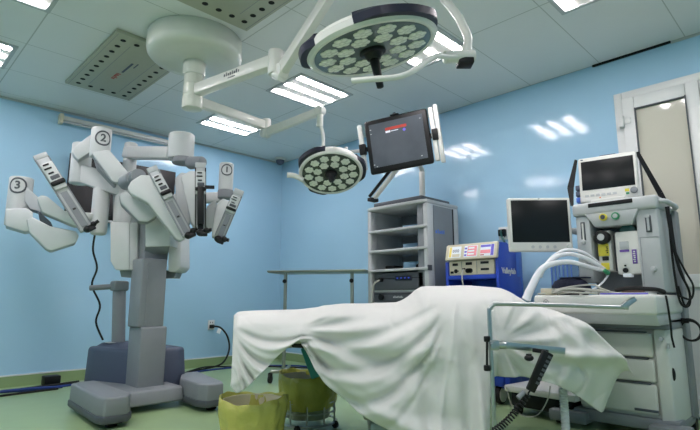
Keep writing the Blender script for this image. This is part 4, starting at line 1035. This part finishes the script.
# corrugated hose hanging under the sheet
mb = MB(); a = P(563, 388, 2.95); b = P(566, 436, 2.95)
pr = []; N = 22
for i in range(N * 3 + 1): pr.append((.021 + .004 * (1 if i % 3 == 1 else 0), -(a.z - 0.012) * i / (N * 3)))
mb.lathe(pr, (a.x, a.y, a.z), n=18)
tag(mb.build('corrugated_hose', HOSEM, None, (a.x, a.y, 0.012)), 'white corrugated hose hanging to the floor from under the sheet', 'hose')
# low white trolley beneath
wt = thing('floor_trolley', 'low white trolley with black casters under the draped table', 'trolley', (3.5, 1.75, 0))
t0 = P(512, 396, 3.75); t1 = P(562, 399, 3.45)
dx = t1 - t0; dx.z = 0; dx.normalize(); dn = UP.cross(dx)
fr = frame(((t0.x + t1.x) / 2, (t0.y + t1.y) / 2, 0), dx, dn, UP); ln = (t1 - t0).length
mb = MB(fr); mb.bb((-ln / 2 - .05, -.02, .155), (ln / 2 + .1, .4, .2), .01); mb.bb((-ln / 2 - .05, .34, .19), (ln / 2 + .1, .4, .33), .01); mb.build('deck', OFFW, wt)
mb = MB(fr); mb.bb((-ln / 2 - .02, .02, .055), (ln / 2 + .05, .36, .156), .008); mb.build('under_frame', BLACK, wt)
for x in (-ln / 2 + .03, ln / 2):
    for y in (.03, .33):
        mb = MB(fr); mb.cyl((x - .015, y, .04), (x + .015, y, .04), .04, n=18); mb.bb((x - .02, y - .02, .04), (x + .02, y + .02, .075)); mb.build('caster', BLACK, wt)
tag(MB(fr).tube([(-.2, -.05, .19), (-.15, -.06, .06), (-.05, -.07, .02), (.05, -.06, .05), (.12, -.05, .16), (.13, -.03, .24)], .004).build('thin_wire', CABLEG, None, fr @ Vector((0, -.06, .01))), 'thin grey wire drooping in front of the low white trolley', 'wire')
# ------------------------------------------------------------------ operating table under its sheet
ot = thing('operating_table', 'operating table hidden under the white sheet, steel column and teal pad showing', 'operating table', W(.25, 3.1, 0))
FT = frame((0, 0, 0), RT, HD, UP)
def TB(L0, L1, F0_, F1_, z0, z1, bev=.01, name='x', m_=None, par=None):
    return MB(FT).bb((L0, F0_, z0), (L1, F1_, z1), bev).build(name, m_, par or ot)
TB(-.62, .55, 2.8, 3.26, .61, .66, .02, 'mattress', TEAL); TB(.56, 1.1, 2.82, 3.24, .6, .66, .02, 'head_mattress', TEAL)
TB(-.6, .54, 2.83, 3.23, .575, .609, .005, 'table_top', STEELG)
TB(.56, 1.08, 2.85, 3.2, .565, .599, .005, 'head_section', STEELG)
a = P(372, 425, 2.95)
TB(.075, .42, 2.95, 3.28, .14, .57, .015, 'column', STEELG)
TB(.11, .6, 2.9, 3.35, .03, .14, .02, 'base', STEELG)
for L in (.16, .55):
    for F in (2.95, 3.3):
        mb = MB(FT); mb.cyl((L - .015, F, .03), (L + .015, F, .03), .03, n=16); mb.build('caster', BLACK, ot)
# teal foot pad hanging at the end
pa, pb = P(311, 345, 3.02), P(321, 376, 3.0)
mb = MB(); mb.beam(pa, pb, .13, .035, .115, .035, up=HD, bevel=.008); fp = mb.build('foot_pad', TEAL, ot)
mb = MB(); mb.beam(P(305, 347, 3.03), P(313, 373, 3.01), .012, .04, up=HD); mb.build('pad_edge', LGREY, fp)
mb = MB(); mb.beam(P(292, 343, 3.0), P(309, 345, 3.0), .05, .05, .04, .04, bevel=.012); mb.cyl(P(309, 344, 3.0), Vector((P(309, 344, 3.0).x, P(309, 344, 3.0).y, .58)), .014, n=10); mb.build('pad_clamp', BLACK, ot)
# side rail
r0, r1 = P(491, 343.5, 2.63), P(565, 351, 2.63)
mb = MB(); mb.beam(r0 - RT * .02, r1, .012, .034, bevel=.002); mb.build('side_rail', STEEL, ot)
mb = MB(); 
for t_ in (.25, .8): 
    p = r0.lerp(r1, t_); mb.cyl(p, p + HD * .2, .012, n=10)
mb.build('rail_spacer', STEEL, ot)

# the sheet
def cr(xs, ys, x):
    if x <= xs[0]: return ys[0]
    if x >= xs[-1]: return ys[-1]
    for i in range(len(xs) - 1):
        if x <= xs[i + 1]: break
    h = xs[i + 1] - xs[i]; t = (x - xs[i]) / h
    def sl_(j):
        if j <= 0 or j >= len(xs) - 1: return 0 if False else (ys[min(j + 1, len(xs) - 1)] - ys[max(j - 1, 0)]) / (xs[min(j + 1, len(xs) - 1)] - xs[max(j - 1, 0)])
        a_ = (ys[j] - ys[j - 1]) / (xs[j] - xs[j - 1]); b_ = (ys[j + 1] - ys[j]) / (xs[j + 1] - xs[j])
        return 0 if a_ * b_ <= 0 else 2 * a_ * b_ / (a_ + b_)
    m0, m1 = sl_(i), sl_(i + 1)
    return (2 * t**3 - 3 * t**2 + 1) * ys[i] + (t**3 - 2 * t**2 + t) * h * m0 + (-2 * t**3 + 3 * t**2) * ys[i + 1] + (t**3 - t**2) * h * m1
def sm(a, b, x):
    t = max(0.0, min(1.0, (x - a) / (b - a))); return t * t * (3 - 2 * t)
TOP = ([230, 235, 250, 280, 308, 320, 345, 380, 405, 416, 426, 434, 441, 460, 500, 522, 540, 557, 580, 592, 602, 614, 624], [316, 312, 310.5, 309.5, 308, 305.5, 303.5, 303.5, 302, 299, 294, 288.8, 286.5, 286, 286, 287, 295, 304, 309.5, 315, 325, 340, 356])
HEM = ([230, 236, 245, 262, 280, 292, 299, 304, 312, 325, 345, 370, 395, 420, 470, 488, 491, 495, 520, 547, 565, 580, 596, 606, 612, 618, 624], [386, 393, 388, 372, 354, 345, 341, 348, 362, 383, 402, 421, 434, 446, 456, 456, 380, 377, 377, 382, 389, 397, 408, 414, 400, 380, 363])
def sheet():
    NS, NT = 300, 84
    grid = []
    DEP = 2.66
    for i in range(NS + 1):
        px = 230 + (624 - 230) * i / NS
        yt = cr(*TOP, px); yh = cr(*HEM, px)
        right = sm(486, 496, px); endr = sm(560, 626, px); hump = sm(330, 420, px) * (1 - sm(520, 600, px))
        Fh = 2.64 + .10 * right + .1 * endr
        near = P(px, yh, Fh)
        L = near.dot(RT)
        # silhouettes of the top seen from the camera, at the depth of the top
        ztop = P(px, yt, 3.1).z
        # near shoulder
        zedge = ztop - (.035 + .10 * hump)
        col = []
        zh = near.z
        prof = [(3.44, ztop - .26 * (1 - .9 * endr)), (3.36, ztop - .12 * (1 - .9 * endr)), (3.28, ztop - .025), (3.12, ztop), (2.94, ztop - .012 - .02 * hump), (2.79, ztop - .03 - .06 * hump), (2.70 + .03 * right, zedge - .03 - .03 * hump)]
        nh = 5
        z0 = prof[-1][1]; Fst = prof[-1][0]
        for k in range(1, nh + 1):
            t = k / nh
            prof.append((Fst + (Fh - Fst) * t - .02 * math.sin(math.pi * t) * (1 - endr), z0 + (zh - z0) * t))
        par = [k / (len(prof) - 1) for k in range(len(prof))]
        fs = [p[0] for p in prof]; zs = [p[1] for p in prof]
        for j in range(NT + 1):
            t = j / NT
            F = cr(par, fs, t); z = cr(par, zs, t)
            Lc = L * (1 + (F - 2.66) / 2.66 * (1 - sm(232, 300, px)))
            hang = sm(.42, .62, t); hh = max(0.0, (z0 - z) / max(.05, z0 - zh)) if t > .5 else 0
            # picture-like coordinates used only to lay the folds out along the table
            yl = 299 + (CAMH - z) / F * 490; xl = 350 + (L / F) * 490 / 1.0
            d = 0.0; dz = 0.0
            if px < 312:      # swags between the corner and the gather
                u = max(0, min(1, (xl - 236) / 66)); arc = 4 * u * (1 - u)
                k = (yl - 318 - 12 * u) / (.45 + arc)
                w = sm(2, 14, k) * (1 - sm(300, 314, px))
                d += w * .020 * math.sin(k * .42 + 1.2 * u) + w * .010 * math.sin(k * .83 + 2.2)
                d *= sm(232, 250, px)
            rx, ry = xl - 299, yl - 328
            r = math.hypot(rx, ry); th = math.atan2(ry, rx)
            wc = sm(299, 318, px) * (1 - sm(420, 480, px)) * sm(6, 40, r) * hang ** .5
            d += wc * (.027 * math.sin(th * 11 + .6) + .010 * math.sin(th * 23 + r * .03)) * (1 - .5 * sm(120, 220, r))
            wv = sm(385, 420, px) * (1 - sm(484, 494, px)) * hang
            d += wv * (.010 * math.sin(xl * .16 + yl * .03) + .008 * math.sin(xl * .31 - yl * .02 + 1))
            # hanging roll of cloth by the rod
            g = math.exp(-((px - 481) / 6.5) ** 2) * sm(.3, .7, hh); d += .045 * g
            # swags from the gather up to the raised middle
            u2 = max(0, min(1, (xl - 299) / 145)); ar2 = 4 * u2 * (1 - u2)
            k2 = (yl - (328 - 34 * u2)) / (.5 + ar2)
            ws = sm(300, 325, px) * (1 - sm(425, 455, px)) * sm(4, 14, k2) * (1 - sm(60, 85, k2))
            d += ws * (.022 * math.sin(k2 * .30 + .5) + .008 * math.sin(k2 * .62 + 2 * u2))
            # band along the hem
            if 305 < px < 470: d += .014 * math.exp(-((hh - .86) / .05) ** 2) - .012 * math.exp(-((hh - .74) / .06) ** 2)
            # pressed crease running down the middle
            cx_ = 456 - (yl - 290) * .17
            d += .010 * math.exp(-((xl - cx_) / 2.2) ** 2) * (1 - sm(470, 490, px))
            # folds fanning from the clamp
            rx2, ry2 = xl - 494, yl - 338; th2 = math.atan2(ry2, rx2); r2 = math.hypot(rx2, ry2)
            wr = right * sm(8, 40, r2) * (1 - .6 * sm(70, 130, r2))
            d += wr * (.018 * math.sin(th2 * 10 + 1.0) + .007 * math.sin(th2 * 21 + r2 * .05))
            # pouch hanging at the end
            e = sm(540, 575, px)
            if e > 0:
                d += e * (.04 * math.exp(-((yl - 353) / 6) ** 2) - .05 * sm(356, 410, yl) )
                d += e * .013 * math.sin(math.atan2(yl - 300, xl - 535) * 16) * (1 - sm(340, 356, yl))
                d += e * .006 * math.sin(xl * .25 + yl * .12)
            rg = abs(noise.noise(Vector((xl * .035 + yl * .012, yl * .05 - xl * .01, 1.7)))); d += .016 * (1 - sm(0, .16, rg)) * noise.noise(Vector((xl * .012, yl * .012, 8))) * 1.6
            d += .006 * noise.noise(Vector((L * 5, z * 7, F * 3))) + .010 * noise.noise(Vector((L * 2.2 + 9, z * 2.5, F)))
            top = 1 - sm(.40, .56, t)
            dz += top * (.008 * noise.noise(Vector((L * 6, F * 5, 3))) )
            col.append(W(Lc, F - d * (1 - top * .7), z + dz))
        grid.append(col)
    mb = MB()
    vs = [[mb.bm.verts.new(v) for v in c_] for c_ in grid]
    for A_, B_ in zip(vs, vs[1:]):
        for j in range(NT): mb.bm.faces.new((A_[j], A_[j + 1], B_[j + 1], B_[j]))
    o = mb.build('surgical_sheet', CLOTH, None, W(.3, 3.0, .66), angle=180)
    md = o.modifiers.new('thickness', 'SOLIDIFY'); md.thickness = .003; md.offset = -1
    return tag(o, 'large white sheet draped in folds over the operating table', 'sheet')
sheet()

# L-shaped bar clamped to the rail
bar = thing('screen_bar', 'bent steel bar clamped at the table side, rising in front of the sheet', 'bar', P(490, 345, 2.56))
FB = 2.56
pv = P(490, 330, FB); bx = lambda px, py: P(px, py, FB)
zt = bx(497, 304).z; bot = Vector((pv.x, pv.y, .02))
end = P(628, 307.5, 2.5)
mb = MB(); mb.tube([bot, Vector((pv.x, pv.y, .4)), Vector((pv.x, pv.y, zt - .06)), Vector((pv.x, pv.y, zt - .025)) + RT * .006, Vector((pv.x, pv.y, zt - .004)) + RT * .024, Vector((pv.x, pv.y, zt)) + RT * .06, P(560, 305.2, 2.53), end], .011, n=14, sub=6)
rod = mb.build('bent_rod', STEEL, bar)
mb = MB(); mb.beam(end - RT * .03 - UP * .0, end + RT * .04 + UP * .045, .02, .03, .018, .026, bevel=.005); mb.build('flat_end', STEEL, rod)
mb = MB(); c_ = P(491, 345, FB); mb.box(c_ + RT * .012, (.05, .05, .05), .008, Matrix.Rotation(-math.pi / 4, 3, 'Z')); mb.cyl(c_ + RT * .03, c_ + RT * .075, .02, n=18, bevel=.004); mb.cyl(c_ - HD * .045, c_, .014, n=16); cl_ = mb.build('clamp', STEEL, bar)
mb = MB()
for y in (339, 368): 
    p = P(487, y, FB - .01); mb.cyl(p - UP * .014, p + UP * .014, .016, n=14, bevel=.004)
p = P(487, 370, FB - .01); mb.cyl(p, P(487, 340, FB - .01), .006, n=8); mb.build('clamp_knob', BLACK, cl_)

# hand control hanging on the rail with its coiled lead
hc = thing('hand_control', 'black hand control with a coiled lead hanging from the table rail', 'remote control', P(536, 370, 2.5))
h0, h1 = P(548, 352, 2.5), P(530, 391, 2.5)
mb = MB(); mb.beam(h0, h1, .055, .03, .042, .028, up=HD, bevel=.007); ctl = mb.build('case', BLACK, hc)
mb = MB(); dh = (h1 - h0).normalized(); sh = dh.cross(HD).normalized()
if sh.dot(RT) < 0: sh = -sh
for k in range(7):
    c_ = h0.lerp(h1, .1 + .11 * k) - HD * .0155 + sh * .012
    mb.beam(c_ - sh * .009, c_ + sh * .009, .013, .004, up=HD)
mb.build('buttons', DGREY, ctl)
mb = MB(); kb = P(529, 358, 2.52); mb.ball(kb, .022, (1.2, 1, .7)); mb.cyl(kb + UP * .02, kb - UP * .008, .014, n=12); mb.beam(P(533, 350, 2.56), h0 + UP * .0, .02, .02, bevel=.004); mb.build('hook', BLACK, hc)
pts = []; s0, s1 = P(527, 395, 2.5), P(494, 431, 2.45)
ax_ = (s1 - s0).normalized(); e1_ = ax_.cross(HD).normalized(); e2_ = ax_.cross(e1_)
pts.append(h1); pts.append(h1.lerp(s0, .6))
for k in range(0, 15 * 8):
    a_ = 2 * math.pi * k / 8; pts.append(s0.lerp(s1, k / 120) + e1_ * math.cos(a_) * .014 + e2_ * math.sin(a_) * .014 + UP * -.02 * math.sin(math.pi * k / 120))
pts.append(s1 - UP * .05); 
MB().tube(pts, .0042, n=6, sub=2).build('coiled_lead', BLACK, hc)
mb = MB(); mb.cyl(P(524, 392, 2.5), P(518, 398, 2.49), .012, n=12); mb.build('lead_plug', MGREY, hc)

# ------------------------------------------------------------------ waste bins
def bin_(c, rt, rb, zt_, label, bagm, stand, seed, bag_h):
    r_ = random.Random(seed)
    t = thing('waste_bin', label, 'waste bin', (c[0], c[1], 0), 'yellow bagged waste bins')
    o = (c[0], c[1], 0)
    zb_ = .06 if stand else .012
    mb = MB(); mb.lathe([(.01, zb_), (rb * .92, zb_), (rb * .95, zb_ + .012), (rt * .95, zt_ - .01), (rt * .97, zt_ - .005), (rt * .93, zt_ - .006), (rb * .9, zb_ + .02), (.01, zb_ + .018)], o, 40); mb.build('bucket', STEELG if stand else CREAM, t)
    ph = [r_.random() * 6.28 for _ in range(6)]
    def wob(i, a, r, z):
        k = (math.sin(a * 3 + ph[0]) * .5 + math.sin(a * 7 + ph[1] + i * .4) * .35 + math.sin(a * 13 + ph[2] - i * .5) * .25 + math.sin(a * 23 + ph[3] + i) * .15)
        amp = .007 if stand else .009
        return r + k * amp, z + (math.sin(a * 2 + ph[4]) * .012 + math.sin(a * 9 + ph[5]) * .004) * (1.0 if 5 <= i <= 9 else .5)
    prof = [(rt * .4, zb_ + .07), (rt * .72, zb_ + .1), (rt * .86, zt_ - .1), (rt * .93, zt_ - .04), (rt * .95, zt_ - .005), (rt * 1.0, zt_ + .012), (rt * 1.05, zt_ + .006), (rt * 1.06, zt_ - .03), (rt * 1.05, zt_ - .07), (rt * (1.03 if stand else 1.0), zt_ - .12), (rt * (.99 if stand else .96), zt_ - .17), (rt * .92, zt_ - bag_h)]
    mb = MB(); mb.lathe(prof, o, 120, wob=wob, cap=False)
    mb.build('bag', bagm, t, angle=80)
    if stand:
        mb = MB()
        for z in (.105, .165): mb.torus((c[0], c[1], z), rt * .95, .006, UP, 40, 8)
        mb.torus((c[0], c[1], .035), rt * .98, .008, UP, 40, 8)
        for k in range(10):
            a_ = 2 * math.pi * k / 10 + .2; x, y = c[0] + math.cos(a_) * rt * .96, c[1] + math.sin(a_) * rt * .96
            mb.cyl((x, y, .035), (x, y, .18), .006, n=8); mb.ball((x, y, .182), .009, n=8)
        mb.build('wire_stand', STEEL, t)
        for k in range(4):
            a_ = math.pi / 2 * k + .5; x, y = c[0] + math.cos(a_) * rt, c[1] + math.sin(a_) * rt
            mb = MB(); mb.cyl((x - .01, y, .022), (x + .01, y, .022), .022, n=14); mb.build('caster', RUBBER, t)
b2 = P(308.5, 389, 3.42); bin_((b2.x, b2.y), .188, .15, .325, 'olive yellow bagged steel bucket in a wire stand under the table sheet', BAG2, True, 3, .2)
b1 = P(252.5, 408, 2.98); bin_((b1.x, b1.y), .185, .165, .255, 'bright yellow bagged bin in front of the other bin, below the sheet corner', BAG, False, 11, .25)

# ------------------------------------------------------------------ floor cables
def floor_cable(pts, r, label, m_, nm='floor_cable', group='cables along the blue wall'):
    return tag(MB().tube(pts, r, n=8).build(nm, m_, None, pts[-1]), label, 'cable', group)
y = YB
floor_cable([(-.9, 5.3, .013), (.1, 5.36, .013), (.5, 5.42, .013), (.9, 5.38, .013), (1.3, 5.42, .013), (1.7, 5.5, .013)], .013, 'thick black cable on the floor running to the robot, nearest the baseboard', RUBBER)
floor_cable([(-.9, 5.12, .011), (0, 5.2, .011), (.5, 5.22, .011), (.85, 5.3, .03), (1.25, 5.32, .011), (1.6, 5.36, .011)], .011, 'blue cable crossing over the black ones on the floor before the robot', CORDB)
floor_cable([(-.9, 5.03, .009), (0, 5.08, .009), (.6, 5.12, .009), (1.0, 5.2, .009), (1.45, 5.24, .009)], .009, 'thin black cable on the floor farthest out from the baseboard', RUBBER)
floor_cable([(-.9, 5.22, .012), (.2, 5.27, .012), (.62, 5.34, .012), (1.1, 5.27, .034), (1.5, 5.3, .012)], .012, 'second blue cable lying along the black cable near the baseboard', CORDB)
tag(MB().bb((1.4, 5.5, .001), (1.54, 5.62, .09), .01).build('power_box', BLACK, None, (1.47, 5.56, .001)), 'black power box on the floor at the foot of the wall beside the robot', 'power box')
t = thing('wall_cable', 'black plug and looping black cable in the low wall outlet behind the robot', 'cable', (3.23, YB - .03, .46))
MB().bb((3.205, YB - .05, .46), (3.262, YB - .0125, .505), .008).build('plug', BLACK, t)
(MB().tube([(3.23, YB - .05, .485), (3.3, YB - .12, .47), (3.38, YB - .16, .36), (3.4, YB - .18, .2), (3.3, YB - .2, .05), (3.05, YB - .25, .012), (2.85, YB - .3, .012), (2.7, YB - .42, .012), (2.6, YB - .6, .012)], .011).build('lead', RUBBER, t))
MB().box((3.28, YB - .125, .43), (.05, .004, .06), 0, Matrix.Rotation(.4, 3, 'Y')).build('paper_tag', LCDW, t)
floor_cable([(2.55, 5.1, .009), (2.8, 5.3, .009), (3.2, 5.35, .009), (3.6, 5.25, .009), (4.0, 4.9, .009), (4.05, 4.2, .009)], .009, 'blue cable on the floor past the end of the sheet, towards the corner', CORDB)
floor_cable([(2.6, 5.2, .012), (2.95, 5.42, .03), (3.15, 5.44, .03), (3.4, 5.3, .012), (3.7, 5.1, .012), (3.95, 4.6, .012)], .009, 'thin black cable arching on the floor below the wall outlet', RUBBER)
t = thing('cable_connector', 'small grey connector on the floor by the robot foot', 'connector', (2.62, 5.08, .001))
MB().bb((2.57, 5.03, .002), (2.66, 5.12, .045), .01).build('shell', LGREY, t)
